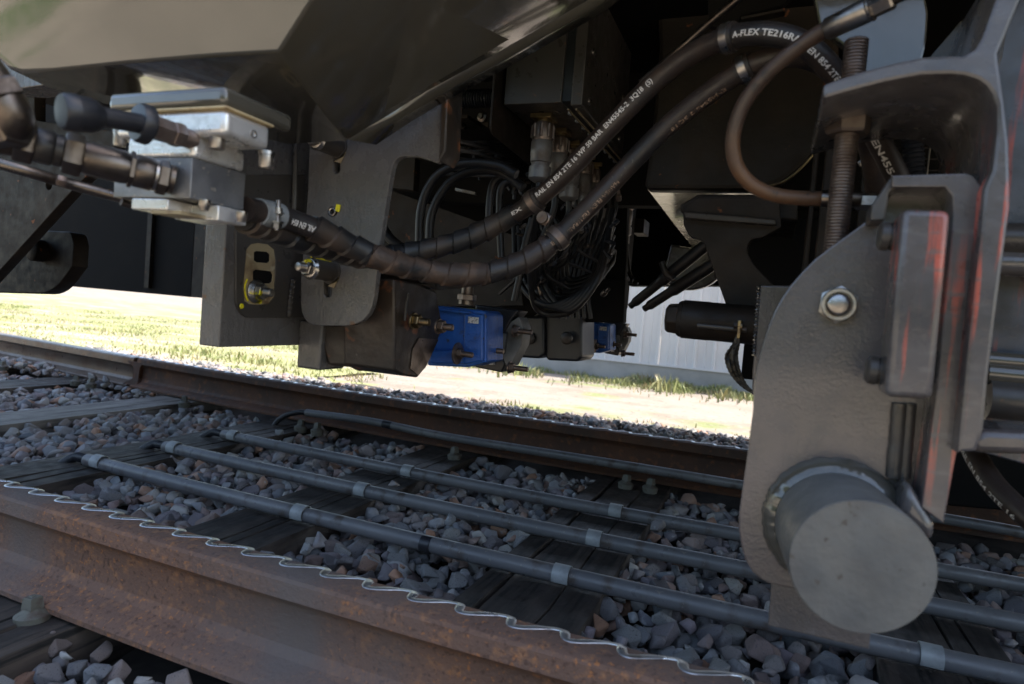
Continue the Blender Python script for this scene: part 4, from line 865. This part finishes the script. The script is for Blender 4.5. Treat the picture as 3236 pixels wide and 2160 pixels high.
# ------------------------------------------------------------------ VALVE MANIFOLD under the fairing (left)
vm = thing('valve_manifold', 'bright aluminium manifold of stacked blocks with socket screws under the fairing', 'manifold', at(460, 500, .55))
def blk(name, uf, vt, vb, u_left, yf, yb_, m, bev=.0015, parent=vm, label=None):
    xr = at(uf, (vt+vb)/2, yf)[0]; xl = at(u_left, (vt+vb)/2, yf)[0]
    o = MB().box(xl, xr, yf, yb_, at(uf, vb, yf)[2], at(uf, vt, yf)[2]).build(name, m, parent, bevel=bev); return xl, xr
blk('pad_plate', 515, 194, 239, 248, .50, .60, 'hull_paint', .006)
blk('cork_gasket', 518, 239.5, 247, 246, .497, .565, 'cork', .006)
xl, xr = blk('upper_block', 516, 247.6, 308, 255, .50, .563, 'aluminium', .006)
xl2, xr2 = blk('middle_block', 447, 308.6, 359, 292, .50, .568, 'aluminium', .004)
blk('lower_block', 438, 361, 454, 262, .50, .573, 'aluminium_dull', .001)
blk('base_block', 384, 455, 481, 301, .50, .545, 'aluminium', .0015)
blk('base_plate', 415, 482, 491, 345, .50, .575, 'tan_bare', .0005)
blk('step_block', 500, 470, 505, 400, .532, .573, 'aluminium', .0015)
for (u, v, y) in ((499, 310, .512), (612, 356, .552), (277, 305, .506)):
    p = at(u, v, y); r = .0078 if u != 277 else .0066
    b = MB(); b.lathe(p, (0, 0, -1), [(-.004, r*1.12), (0, r*1.12), (.0002, r), (.0125, r), (.014, r*.9), (.014, r*.5), (.010, r*.5)], 30); b.build('socket_screw', 'steel', vm)
p = at(581, 307, .5305); xr_ = xr; q = atx(581, 307, xr_); MB().lathe(q-np.array([.002, 0, 0]), (1, 0, 0), [(0, .0042), (.003, .0042), (.003, .0032), (.001, .0028)], 20).build('plug', 'steel', vm)
p = atx(459, 470, at(438, 450, .5)[0]+.006); b = MB()
for (u, v) in ((470, 470), (555, 497)):
    b = MB(); b.lathe(at(u, v-12, .515 if u < 500 else .548), (0, 0, -1), [(0, .006), (.006, .006), (.008, .005), (.011, .004)], 16); b.build('small_screw', 'steel', vm)
MB().lathe(at(300, 470, .52), (-.3, -1, .2), [(0, .004), (.01, .004)], 8).build('small_screw', 'steel_dark', vm)
# main pipe fitting pointing out of the block towards the near side
ft = thing('pipe_fitting', 'chain of dark steel hex fittings running left out of the aluminium manifold', 'pipe fitting', at(250, 400, .45))
A = at(398, 413, .499); B = at(100, 336, .405); d = _n(B-A); Lt = np.linalg.norm(B-A)
u_ = lambda f: f*Lt
r0 = PX(.44)*58
seq = [(0, .05, r0*.95, 'steel_dark', 24), (.05, .14, r0*1.12, 'steel_dark', 6), (.14, .17, r0*1.0, 'steel', 24), (.17, .33, r0*1.05, 'steel_dark', 24), (.33, .37, r0*1.14, 'steel_dark', 6), (.37, .72, r0*1.02, 'steel_dark', 32), (.72, .86, r0*1.26, 'steel_dark', 6), (.86, .93, r0*.95, 'cable', 24), (.93, 1.06, r0*1.02, 'cable', 24), (1.06, 1.2, r0*1.22, 'steel_dark', 6)]
for (f0, f1, rr_, m, sg) in seq:
    L_ = u_(f1-f0); MB().lathe(A+d*u_(f0), d, [(0, rr_*.93), (L_*.12, rr_), (L_*.88, rr_), (L_, rr_*.93)], sg, .5).build('hex_nut' if sg == 6 else 'fitting_body', m, ft, smooth=35)
e0 = A+d*u_(1.2); e1 = e0+d*.016; e2 = at(30, 280, .37); e3 = at(0, 215, .36); e4 = at(-60, 130, .35)
tube('elbow', Path([e0, e1, e2, e3, e4], 12), r0*1.0, 'steel_dark', ft, step=.003, seg=24)
pt2 = Path([e0, e1, e2, e3, e4], 12)
for f_ in (.34, .62):
    P_, T_, _, _ = pt2.frame(pt2.L*f_); MB().lathe(P_, T_, [(0, r0*1.1), (.002, r0*1.22), (.014, r0*1.22), (.016, r0*1.1)], 6).build('hex_nut', 'steel_dark', ft, smooth=35)
s_ = thing('sensor_plug', 'black rubber boot and cable plug screwed into the middle manifold block', 'plug', at(250, 290, .45))
A = at(446, 322, .505); B = at(330, 284, .455); d = _n(B-A); L_ = np.linalg.norm(B-A); r1 = PX(.47)*42
MB().lathe(A, d, [(0, r1*.8), (L_*.25, r1*.8)], 24).build('stem', 'steel_brown', s_)
MB().lathe(A+d*L_*.25, d, [(0, r1*.95), (.002, r1*1.02), (L_*.2, r1*1.02), (L_*.22, r1*.95)], 6).build('hex_nut', 'steel_brown', s_, smooth=35)
MB().lathe(A+d*L_*.48, d, [(0, r1*.95), (L_*.4, r1*1.0)], 6).build('hex_nut', 'steel_brown', s_, smooth=35)
MB().lathe(A+d*L_*.86, d, [(0, r1*1.2), (.003, r1*1.55), (.010, r1*1.55), (.014, r1*1.4), (.0145, r1*.9)], 32).build('rubber_disc', 'rubber_clean', s_)
C1 = at(332, 285, .452); C2 = at(235, 268, .415); C3 = at(205, 264, .405); C4 = at(112, 250, .375)
tube('boot_neck', Path([C1, (C1+C2)/2, C2], 8), lambda t, q: PX(.43)*(34), 'rubber_clean', s_, step=.002, seg=24)
d = _n(C4-C3); L_ = np.linalg.norm(C4-C3); rb = PX(.395)*64
MB().lathe(C3-d*.012, d, [(0, rb*.55), (.006, rb*.85), (.012, rb*.98), (L_*.7, rb), (L_*.72, rb*1.04), (L_, rb*1.02), (L_+.003, rb*.9)], 40).build('boot', 'rubber_clean', s_)
lp = thing('return_pipe', 'thin brown pipe running low behind the steel fittings at the left', 'pipe', at(150, 430, .5))
tube('pipe', Path([at(-80, 352, .42), at(60, 392, .455), at(170, 424, .50), at(300, 458, .545), at(330, 465, .556)], 8), .0062, 'steel_dark', lp, step=.006, seg=16)
for (u, v, y) in ((130, 412, .475),):
    p = at(u, v, y); MB().lathe(p, _n(at(300, 458, .545)-at(60, 392, .455)), [(0, .0055), (.001, .0062), (.008, .0062), (.009, .0055)], 6).build('hex_nut', 'steel_brown', lp, smooth=35)
# ------------------------------------------------------------------ HOSES
RH = .0142
h1 = thing('hydraulic_hose', 'lower spiral wrapped hose that carries the faded upside down print', 'hose', at(1140, 650, .95), 'pair of thick black hoses with white print')
P1 = [at(560, 478, .585), at(600, 487, .62), at(650, 499, .66), at(720, 524, .70), at(800, 561, .745), at(880, 595, .78), at(960, 617, .82), at(1040, 629, .85), at(1120, 625, .88), at(1195, 602, .90), at(1250, 568, .91), at(1295, 530, .92), at(1370, 455, .93), at(1450, 370, .94), at(1530, 290, .94), at(1610, 225, .93), at(1700, 163, .91), at(1770, 132, .90), at(1840, 128, .90), at(1905, 160, .93), at(1960, 240, .98), at(1995, 340, 1.05), at(2010, 440, 1.12)]
p1 = Path(P1, 14); tube('hose', p1, RH, 'rubber_dusty', h1, step=.005, seg=24, smooth=60)
def wrap(path, ta, tb, parent, m, r=RH+.0005, pitch=.0285):
    return tube('spiral_wrap', path, lambda t, q: r+.0005+.0034*(1-(((t-ta)/pitch+q/(2*math.pi)) % 1.0))**1.0 + .0006*math.sin(t*60), m, parent, t0=ta, t1=tb, step=.0013, seg=26, smooth=45)
ta, tb = p1.near(716, 523), p1.near(1262, 558); tm = p1.near(1120, 625); tn = p1.near(850, 583)
wrap(p1, ta, tn, h1, 'rubber'); wrap(p1, tn+.0004, tm, h1, 'wrap_dusty'); wrap(p1, tm+.0004, tb, h1, 'rubber_dusty')
tt = p1.near(645, 497); MB()
P_, T_, n1, n2 = p1.frame(p1.near(606, 489))
MB().lathe(P_, T_, [(-.012, RH*.9), (-.011, RH*1.14), (.010, RH*1.14), (.012, RH)], 32).build('hose_collar', 'clip_galvanised', h1)
h2 = thing('hydraulic_hose', 'upper hose with the clear white print, passing over to the right side of the view', 'hose', at(1450, 300, .95), 'pair of thick black hoses with white print')
P2 = [at(560, 500, .60), at(610, 520, .65), at(680, 545, .70), at(760, 570, .77), at(830, 588, .83), at(905, 585, .90), at(985, 571, .93), at(1070, 547, .95), at(1150, 508, .96), at(1225, 462, .95), at(1300, 395, .94), at(1400, 290, .93), at(1500, 190, .92), at(1590, 122, .90), at(1680, 84, .875), at(1770, 78, .86), at(1850, 105, .87), at(1920, 175, .90), at(1985, 270, .94), at(2030, 350, .97), at(2075, 440, 1.0), at(2150, 600, 1.08), at(2210, 800, 1.15), at(2215, 980, 1.12), at(2265, 1090, 1.05), at(2345, 1175, 1.0), at(2440, 1250, .97)]
p2 = Path(P2, 14); tube('hose', p2, RH, 'rubber_dusty', h2, step=.005, seg=24, smooth=60)
wrap(p2, p2.near(565, 502), p2.near(1182, 488), h2, 'rubber')
def band(path, u, v, parent, m='steel_brown', w=.011):
    t = path.near(u, v); P_, T_, a_, b_ = path.frame(t)
    MB().lathe(P_, T_, [(-w, RH*1.02), (-w, RH*1.22), (-w*.45, RH*1.28), (w*.45, RH*1.28), (w, RH*1.22), (w, RH*1.02)], 36).build('clamp_rubber', 'rubber_dusty', parent)
    MB().lathe(P_, T_, [(-w*.55, RH*1.25), (-w*.5, RH*1.36), (w*.5, RH*1.36), (w*.55, RH*1.25)], 36).build('clamp_band', m, parent)
    return P_, T_, a_, b_
k1 = thing('hose_clamp', 'double metal clamp with a central bolt joining the two hoses in the middle', 'clamp', at(1245, 510, .92), 'metal clamps around the two hoses')
A_ = band(p2, 1224, 463, k1)[0]; B_ = band(p1, 1278, 545, k1)[0]
M_ = (A_+B_)/2-np.array([0, .012, 0]); 
MB().lathe(M_+np.array([0, .012, 0]), (-.1, -1, .05), [(0, .0125), (.006, .0125)], 4, .3).build('clamp_plate', 'steel_brown', k1, bevel=.001)
b = MB(); b.lathe(M_+np.array([0, .006, 0]), (-.1, -1, .05), [(0, .010), (.003, .010), (.004, .0085), (.009, .0085), (.0092, .007), (.0085, .0045), (.0095, .002)], 24); b.build('bolt', 'steel_brown', k1)
k2 = thing('hose_clamp', 'pair of shiny metal bands holding the two hoses at the upper right', 'clamp', at(1690, 110, .9), 'metal clamps around the two hoses')
band(p2, 1674, 86, k2, 'steel', .010); band(p1, 1712, 156, k2, 'steel', .010)
k3 = thing('hose_clamp', 'small screw clamp on the hose beside the aluminium manifold', 'clamp', at(635, 500, .64), 'metal clamps around the two hoses')
q = at(636, 505, .632); b = MB(); b.thread(q+np.array([0, 0, -.012]), (0, 0, 1), .0030, .036, .0013); b.build('screw', 'steel', k3)
MB().lathe(q+np.array([0, 0, -.010]), (0, 0, 1), [(0, .0058), (.006, .0058), (.0065, .0075), (.009, .0075)], 6).build('nut', 'steel', k3)
MB().lathe(q+np.array([0, 0, .008]), (0, 0, 1), [(0, .0075), (.002, .0075), (.0022, .0056), (.007, .0056)], 12).build('nut', 'steel', k3)
MB().lathe(P_, T_, [(-.010, RH*1.05), (-.010, RH*1.25), (.010, RH*1.25), (.010, RH*1.05)], 32).build('band', 'clip_galvanised', k3) if False else None
P_, T_, a_, b_ = p1.frame(p1.near(628, 495)); MB().lathe(P_, T_, [(-.008, RH*1.04), (-.008, RH*1.16), (.008, RH*1.16), (.008, RH*1.04)], 32).build('band', 'clip_galvanised', k3)
# print on the hoses
r_t = RH
t0 = p2.near(1234, 440); t1 = p2.near(1490, 190)
def fit_text(path, txt, ta, tb, size, **k):
    """lettering whose natural width is stretched to run from ta to tb along the hose"""
    cu = bpy.data.curves.new('m', 'FONT'); cu.body = txt; cu.size = size; o = bpy.data.objects.new('m', cu); COL.objects.link(o); bpy.context.view_layer.update()
    wdt = o.dimensions.x; bpy.data.objects.remove(o); bpy.data.curves.remove(cu)
    fl = k.get('flip', False); L_ = abs(tb-ta)
    hose_text(path, txt, (max(ta, tb) if fl else min(ta, tb)), size, RH, wx=L_/wdt, **k)
fit_text(p2, 'RAIL EN 854 2TE 16 WP 50 BAR  EN45545-2  3Q18  (5)', t0, t1+.004, .0098, parent=h2, ang=-.42)
fit_text(p2, 'EX', p2.near(1178, 490), p2.near(1200, 476), .0075, parent=h2, ang=-.2)
fit_text(p2, 'A-FLEX TE216RAIL', p2.near(1698, 80), p2.near(1838, 95), .0098, parent=h2, ang=-.15)
fit_text(p2, 'EN 854 2TE 16', p2.near(1846, 102), p2.near(1935, 195), .0095, parent=h2, ang=.05)
fit_text(p2, 'EN45545-2', p2.near(2004, 303), p2.near(2075, 440), .0105, parent=h2, ang=.25)
fit_text(p2, 'RAIL EN 854 2TE 16', p2.near(2210, 1030), p2.near(2345, 1175), .0095, parent=h2, ang=.9, m='lettering')
fit_text(p1, 'HANSA-FLEX TE216RAIL', p1.near(1412, 412), p1.near(1300, 526), .0085, parent=h1, ang=.35, flip=True, m='lettering_faded')
fit_text(p1, 'EN45545-2 3Q18', p1.near(1665, 185), p1.near(1535, 285), .0075, parent=h1, ang=.6, flip=True, m='lettering_faded')
fit_text(p1, 'RAIL EN 854', p1.near(718, 525), p1.near(655, 502), .0105, parent=h1, ang=.1, flip=True)
fit_text(p1, 'EN', p1.near(1279, 560), p1.near(1262, 574), .0085, parent=h1, ang=.1, flip=True, m='lettering_faded')
# thin hose loop
h3 = thing('thin_hose', 'thin dusty brown hose bending in a loop with crimped steel ends', 'hose', at(1700, 400, .85))
P3 = [at(1905, 62, .76), at(1860, 88, .77), at(1800, 132, .78), at(1742, 188, .79), at(1700, 250, .80), at(1681, 320, .81), at(1690, 380, .82), at(1726, 424, .83), at(1780, 447, .84), at(1840, 454, .85), at(1892, 455, .86)]
p3 = Path(P3, 14); r3 = PX(.80)*17.5; tube('hose', p3, r3, 'hose_brown', h3, step=.005, seg=22, smooth=60)
A = at(1895, 68, .757); B = at(2000, 18, .735); d = _n(B-A); L_ = np.linalg.norm(B-A)
MB().lathe(A, d, [(0, r3*1.1), (.002, r3*1.3), (L_*.9, r3*1.38), (L_*.93, r3*1.3), (L_*.96, r3*1.42), (L_, r3*1.42)], 32).build('crimp_ferrule', 'steel', h3)
MB().lathe(A+d*L_, d, [(0, r3*1.05), (.003, r3*1.2), (.018, r3*1.2), (.02, r3)], 6, .2).build('hex_end', 'steel', h3, smooth=35)
MB().lathe(A+d*(L_+.02), d, [(0, r3*.8), (.04, r3*.8)], 20).build('stem', 'steel_dark', h3)
A = at(1884, 455, .855)
MB().lathe(A, (1, 0, 0), [(0, r3*1.05), (.002, r3*1.12), (.040, r3*1.12), (.042, r3)], 28).build('crimp_ferrule', 'steel_dark', h3)
MB().lathe(at(1962, 462, .86), (1, 0, 0), [(0, r3*1.0), (.002, r3*1.15), (.022, r3*1.15), (.024, r3)], 6, .5).build('hex_end', 'steel', h3, smooth=35)
MB().lathe(at(1990, 463, .862), (1, 0, 0), [(0, r3*.9), (.06, r3*.9)], 20).build('stem', 'paint_dark', h3)
rp = thing('steel_rod', 'slim dark steel rod slanting up behind the two hoses', 'rod', at(1600, 60, 1.0))
tube('rod', Path([at(1470, 190, 1.04), at(1560, 112, 1.02), at(1630, 50, 1.0), at(1700, -8, .98)], 6), .0055, 'steel_dark', rp, step=.02)
mt = thing('lifting_bracket', 'dark bracket plate in shadow above the hose clamps', 'bracket', at(1700, 40, 1.15))
plate('plate', [(1622, -60), (1625, 55), (1640, 62), (1690, 60), (1700, 35), (1795, 12), (1860, -60)], 'Y', 1.15, .02, 'underfloor_black', mt, bevel=.002)
MB().prism([at(1700, 38, 1.13), at(1800, 18, 1.13), at(1800, 24, 1.13), at(1700, 44, 1.13)], (0, .02, 0)).build('edge', 'paint_dark', mt)
# ------------------------------------------------------------------ upper right glossy panel and gusset
ur = thing('apron_shield', 'glossy dark panel reflecting blue sky in the top right', 'panel', at(2030, 120, 1.1))
plate('panel', [(1840, -150, 0), (2100, -150, 0), (2118, -40, 0), (2130, 30, 0), (2126, 100, .02), (2105, 178, .0), (2000, 205, 0), (1985, 190, 0), (1970, 130, 0), (1880, 60, 0)], 'Y', .98, .02, 'hull_paint', ur, bevel=.003)
gs = thing('gusset_plate', 'blue reflecting triangular gusset behind the curved arm', 'plate', at(2140, 120, .95))
Pq = [at(2085, 185, 1.02), at(2190, 182, .90), at(2208, 42, .90)]
MB().prism(Pq, (0, .014, 0)).build('gusset', 'hull_paint', gs, bevel=.002)
MB().prism([at(2185, 200, .97), at(2212, 45, .97), at(2245, 35, .97), at(2260, -60, .97), at(2330, -60, .97), at(2300, 130, .97), at(2260, 230, .97)], (0, .015, 0)).build('web', 'paint_satin', gs, bevel=.002)
# ------------------------------------------------------------------ RIGHT HAND ASSEMBLY
YA = .72
arm = thing('curved_arm_bracket', 'thick grey curved arm bracket with long upright leg and red primer showing', 'bracket', at(2240, 1035, .8))  # the red is painted reflections, not primer
A1 = [(1888, 194, .004), (1920, 181), (1985, 160), (2050, 143), (2116, 129), (2165, 126), (2211, 126), (2236, 112), (2252, 85), (2286, -10), (2330, -150), (2420, -150), (2341, 0), (2302, 95), (2290, 122), (2296, 170), (2306, 240), (2316, 330), (2318, 421), (2318, 474), (2296, 641), (2268, 863), (2257, 985), (2241, 1035), (2196, 1038),
      (2224, 752), (2249, 530), (2257, 435), (2276, 389), (2286, 300), (2286, 243), (2276, 215), (2262, 195), (2244, 182), (2212, 172), (2179, 169), (2114, 171), (2030, 187), (1952, 207), (1888, 226, .004)]
plate('arm', A1, 'Y', YA, .225, 'red_reflection_arm', arm, bevel=.0035)
fl = thing('guide_flange', 'long upright steel strip with red primer patches beside the bolted block', 'strip', at(2165, 1200, .78))  # the red patches are painted reflections, not primer
plate('flange', [(2046, 402), (2215, 397), (2232, 402), (2257, 433), (2247, 530), (2222, 752), (2194, 1038), (2165, 1202), (2113, 1163), (2146, 919), (2163, 724), (2186, 500), (2184, 448), (2168, 428), (2046, 428)], 'Y', .742, .07, 'red_reflection_grey', fl, bevel=.0015)
for (ua, ub, rr_, ss) in ((2064, 2050, .0075, 2), (2088, 2074, .006, 5)):
    pw = Path([at(ua, 925, .787), at((ua+ub)/2, 1010, .787), at(ub, 1095, .787)], 10)
    tube('weld_seam', pw, lambda t, q, ss=ss, rr_=rr_: rr_*(1+.05*noise.noise(Vector((t*170, q*.7, ss)))+.10*noise.noise(Vector((t*60, 0, ss)))), 'paint_satin', fl, step=.0015, seg=18, smooth=70)
bp = thing('round_ended_plate', 'large grey plate with a curved left edge carrying the pad cylinder', 'plate', at(1850, 1340, .79))
OUT = [(2012, 488), (1960, 527), (1905, 566), (1870, 593), (1841, 622), (1815, 652), (1795, 680), (1778, 710), (1763, 745), (1750, 785), (1743, 810), (1736, 840), (1730, 880), (1727, 941), (1716, 1030), (1703, 1118), (1695, 1175), (1694, 1215), (1703, 1265), (1712, 1290), (1726, 1312), (1742, 1326), (1760, 1337), (1804, 1348), (1900, 1360), (2000, 1340), (2080, 1260), (2112, 1160), (2140, 1000), (2160, 800), (2182, 500), (2176, 430), (2060, 420)]
plate('plate', OUT, 'Y', .79, .014, 'bracket_grey', bp, bevel=.002)
MB().prism([at(2001, 470, .748), at(2046, 402, .748), at(2056, 402, .748), at(2060, 428, .748), at(2040, 440, .748), at(2030, 505, .748), at(1996, 505, .748)], (0, .04, 0)).build('fillet_rib', 'paint_satin', bp, bevel=.004)
c = at(1922, 699, .79)
rN = PX(.78)*43
b = MB(); b.lathe(c, (0, -1, 0), [(0, rN*.93), (.002, rN), (.008, rN*.99), (.0095, rN*.86)], 6, .45); b.build('nut', 'nut_silver', bp, smooth=35)
b = MB(); b.lathe(c+np.array([0, -.009, 0]), (0, -1, 0), [(0, rN*.86), (.003, rN*.86), (.0042, rN*.80), (.0042, rN*.66), (.001, rN*.62)], 36); b.build('nut_collar', 'nut_silver', bp)
b = MB(); b.lathe(c+np.array([0, -.009, 0]), (0, -1, 0), [(0, rN*.60), (.002, rN*.60), (.0048, rN*.52), (.0058, rN*.42), (.006, rN*.1)], 32); b.build('stud_end', 'steel', bp)
pc = thing('pad_cylinder', 'big round grey solid cylinder end welded to the plate at the lower right', 'cylinder', at(1976, 1450, .70))
c = at(1976, 1300, .66); rc = abs(at(1976, 1300+157, .66)[2]-c[2])*.985
MB().lathe(c, (-.10, 1, .0), [(0, rc*.985), (.0015, rc*.998), (.004, rc), (.14, rc)], 96).build('cylinder', 'cap_grey', pc)
vs = []; fs = []
cc = c+np.array([-.0118, .122, 0])
n = 120
for i in range(n):
    a = 2*math.pi*i/n; rw = 1+.16*noise.noise(Vector((i*.35, 0, 3)))+.10*noise.noise(Vector((i*1.1, 4, 3)))
    for (dr, dy) in ((.0, -.012*rw), (.005, -.010*rw), (.010, -.005*rw), (.0135*rw, .006)): vs.append(cc+np.array([math.cos(a)*(rc+dr), dy, math.sin(a)*(rc+dr)]))
for i in range(n):
    j = (i+1) % n
    for k in range(3): fs.append((i*4+k, i*4+k+1, j*4+k+1, j*4+k))
o = MB().add(vs, fs).build('weld_ring', 'hull_paint', pc, smooth=70)
MB().prism([at(2085, 1105, .74), at(2150, 1205, .74), at(2140, 1250, .74), at(2060, 1180, .74)], (0, .05, 0)).build('weld_fillet', 'bracket_grey', pc, bevel=.012)
lpz = thing('lower_plate', 'small rectangular grey plate hanging below the pad cylinder', 'plate', at(1880, 1480, .86))
plate('plate', [(1776, 1250), (2010, 1290), (1994, 1489), (1762, 1434)], 'Y', .86, .012, 'bracket_grey', lpz, bevel=.001)
bk = thing('bolted_block', 'upright rounded edge steel block with two round bolt heads on its left side', 'block', at(2100, 920, .72))
B0 = [at(2070, 478, .690), at(2181, 481, .690), at(2181, 505, .690), at(2140, 917, .690), at(2030, 910, .690)]
MB().prism(B0, (0, .052, 0)).build('block', 'red_reflection_grey', bk, bevel=.006)
for (u, v) in ((2052, 543), (2024, 851)):
    p = at(u, v, .735); r_ = PX(.735)*30
    MB().lathe(p, (-1, 0, .03), [(-.006, r_*.72), (.001, r_*.72), (.001, r_*1.0), (.0035, r_*1.0), (.0035, r_*.86), (.0055, r_*.86), (.0055, r_*1.05), (.012, r_*1.0), (.0145, r_*.75), (.015, r_*.2)], 32).build('bolt_head', 'paint_satin', bk)
tr = thing('threaded_rod', 'upright threaded rod with a large hex nut below the curved arm tip', 'threaded rod', at(1925, 590, .84))
t_ = at(1957, 92, .835); b_ = at(1925, 600, .835); d = (0, 0, -1); r_ = PX(.835)*24.5
x_ = at(1945, 290, .835)[0]
MB().thread((x_, .835, t_[2]), d, r_, t_[2]-b_[2]+.02, .0036, .09, 28).build('rod', 'steel_brown', tr)
zt_ = at(1945, 250, .835)[2]; MB().hexa((x_, .835, zt_), d, PX(.835)*46, PX(.835)*56, .35).build('nut', 'steel_brown', tr, smooth=35)
# far right: dark cab step with red reflections painted on
rs_ = thing('step_assembly', 'blue grey frame with scraped red primer and horizontal tubes at the right edge', 'frame', at(2330, 1000, .95))  # the red is painted reflections, not scraped primer
plate('back_plate', [(2262, 20), (2480, -80), (2480, 1100), (2262, 1040)], 'Y', 1.02, .02, 'red_reflection_back', rs_, bevel=.002)
for (v, r_, m) in ((560, .020, 'paint_satin'), (615, .016, 'bracket_grey'), (838, .011, 'hull_paint'), (868, .015, 'hull_paint'), (925, .026, 'paint_satin')):
    MB().lathe(at(2262, v-14, .985), (1, 0, -.0), [(0, r_), (.4, r_)], 28).build('cross_tube', m, rs_)
MB().prism([at(2225, 1000, .80), at(2262, 985, .80), at(2480, 995, .80), at(2480, 1048, .80), at(2230, 1040, .80)], (0, .10, 0)).build('lower_arm', 'bracket_grey', rs_, bevel=.008)
# columns and grating behind the rod
gr = thing('grating', 'dark wire grating and posts behind the threaded rod', 'grating', at(2000, 500, 1.5))
for (u, w_, y, m) in ((1855, 34, 1.35, 'paint_dark'), (1892, 16, 1.2, 'paint_dark'), (1975, 26, 1.3, 'paint_dark')):
    p, q = at(u-w_/2, 760, y), at(u+w_/2, 300, y); MB().box(p[0], q[0], y, y+.03, p[2], q[2]).build('post', m, gr, bevel=.003)
MB().lathe(at(1979, 373, 1.298), (0, -1, 0), [(0, .0085), (.005, .0085), (.006, .007)], 6).build('bolt_head', 'steel', gr)
p, q = at(1985, 640, 1.5), at(2240, 270, 1.5)
n_ = 0
for xx in np.arange(p[0], q[0], .022): MB().lathe((xx, 1.5, p[2]), (0, 0, 1), [(0, .0018), (q[2]-p[2], .0018)], 6).build('grating_wire', 'steel_dark', gr)
for zz in np.arange(p[2], q[2], .022): MB().lathe((p[0], 1.504, zz), (1, 0, 0), [(0, .0018), (q[0]-p[0], .0018)], 6).build('grating_wire', 'steel_dark', gr)
tube('corrugated_sleeve', Path([at(2090, 290, 1.3), at(2096, 360, 1.3), at(2100, 440, 1.3)]), lambda t, q: .016*(1+.1*math.sin(t*2*math.pi/.008)), 'rubber_clean', gr, step=.002, seg=14, smooth=60)
MB().box(at(1745, 400, 1.78)[0], 2.5, 1.78, 1.83, at(2000, 900, 1.78)[2], 1.04).build('back_panel', 'underfloor_black', gr)

MB().prism([at(2172, 700, 1.95), at(2520, 700, 1.95), at(2520, 1190, 1.95), at(2172, 1160, 1.95)], (0, .08, 0)).build('frame', 'underfloor_black', bg_, bevel=.006)
# ------------------------------------------------------------------ unseen hedge added behind the camera to block low sky, mirrored in glossy paint
hd = thing('hedge', 'dark green hedge standing behind the sandy platform', 'hedge', (-2, -13, -.3))  # unseen, added behind the camera to block low sky
V = []; F = []
for _ in range(26000):
    x = random.uniform(-26, 16); y = -13.5+random.gauss(0, .5); hmax = 4.2+1.8*noise.noise(Vector((x*.25, 0, 0))); z = random.uniform(-.3, hmax)
    a = rng.normal(size=3)*.22; b_ = rng.normal(size=3)*.22; n0 = len(V); V += [(x, y, z), (x+a[0], y+a[1], z+a[2]), (x+b_[0], y+b_[1], z+b_[2])]; F.append((n0, n0+1, n0+2))
me = bpy.data.meshes.new('foliage'); me.from_pydata(V, [], F); me.update(); o = link('foliage', me, 'hedge_leaf', hd, smooth=0); o['kind'] = 'stuff'
MB().box(-26, 16, -14.4, -14.2, -.4, 3.6).build('inner_mass', 'hedge_leaf', hd)

hd2 = thing('hedge', 'low distant hedge behind the grass verge at the far left', 'hedge', (-30, 38, -.3))
V = []; F = []
for _ in range(7000):
    x = random.uniform(-75, 2); y = 38+random.gauss(0, .5); z = random.uniform(-.4, 2.0+.6*noise.noise(Vector((x*.4, 0, 0)))); a = rng.normal(size=3)*.3; b_ = rng.normal(size=3)*.3; n0 = len(V); V += [(x, y, z), (x+a[0], y+a[1], z+a[2]), (x+b_[0], y+b_[1], z+b_[2])]; F.append((n0, n0+1, n0+2))
me = bpy.data.meshes.new('foliage'); me.from_pydata(V, [], F); me.update(); o = link('foliage', me, 'hedge_leaf', hd2, smooth=0); o['kind'] = 'stuff'
MB().box(-75, 2, 38.8, 39.2, -.5, 1.6).build('inner_mass', 'hedge_leaf', hd2)
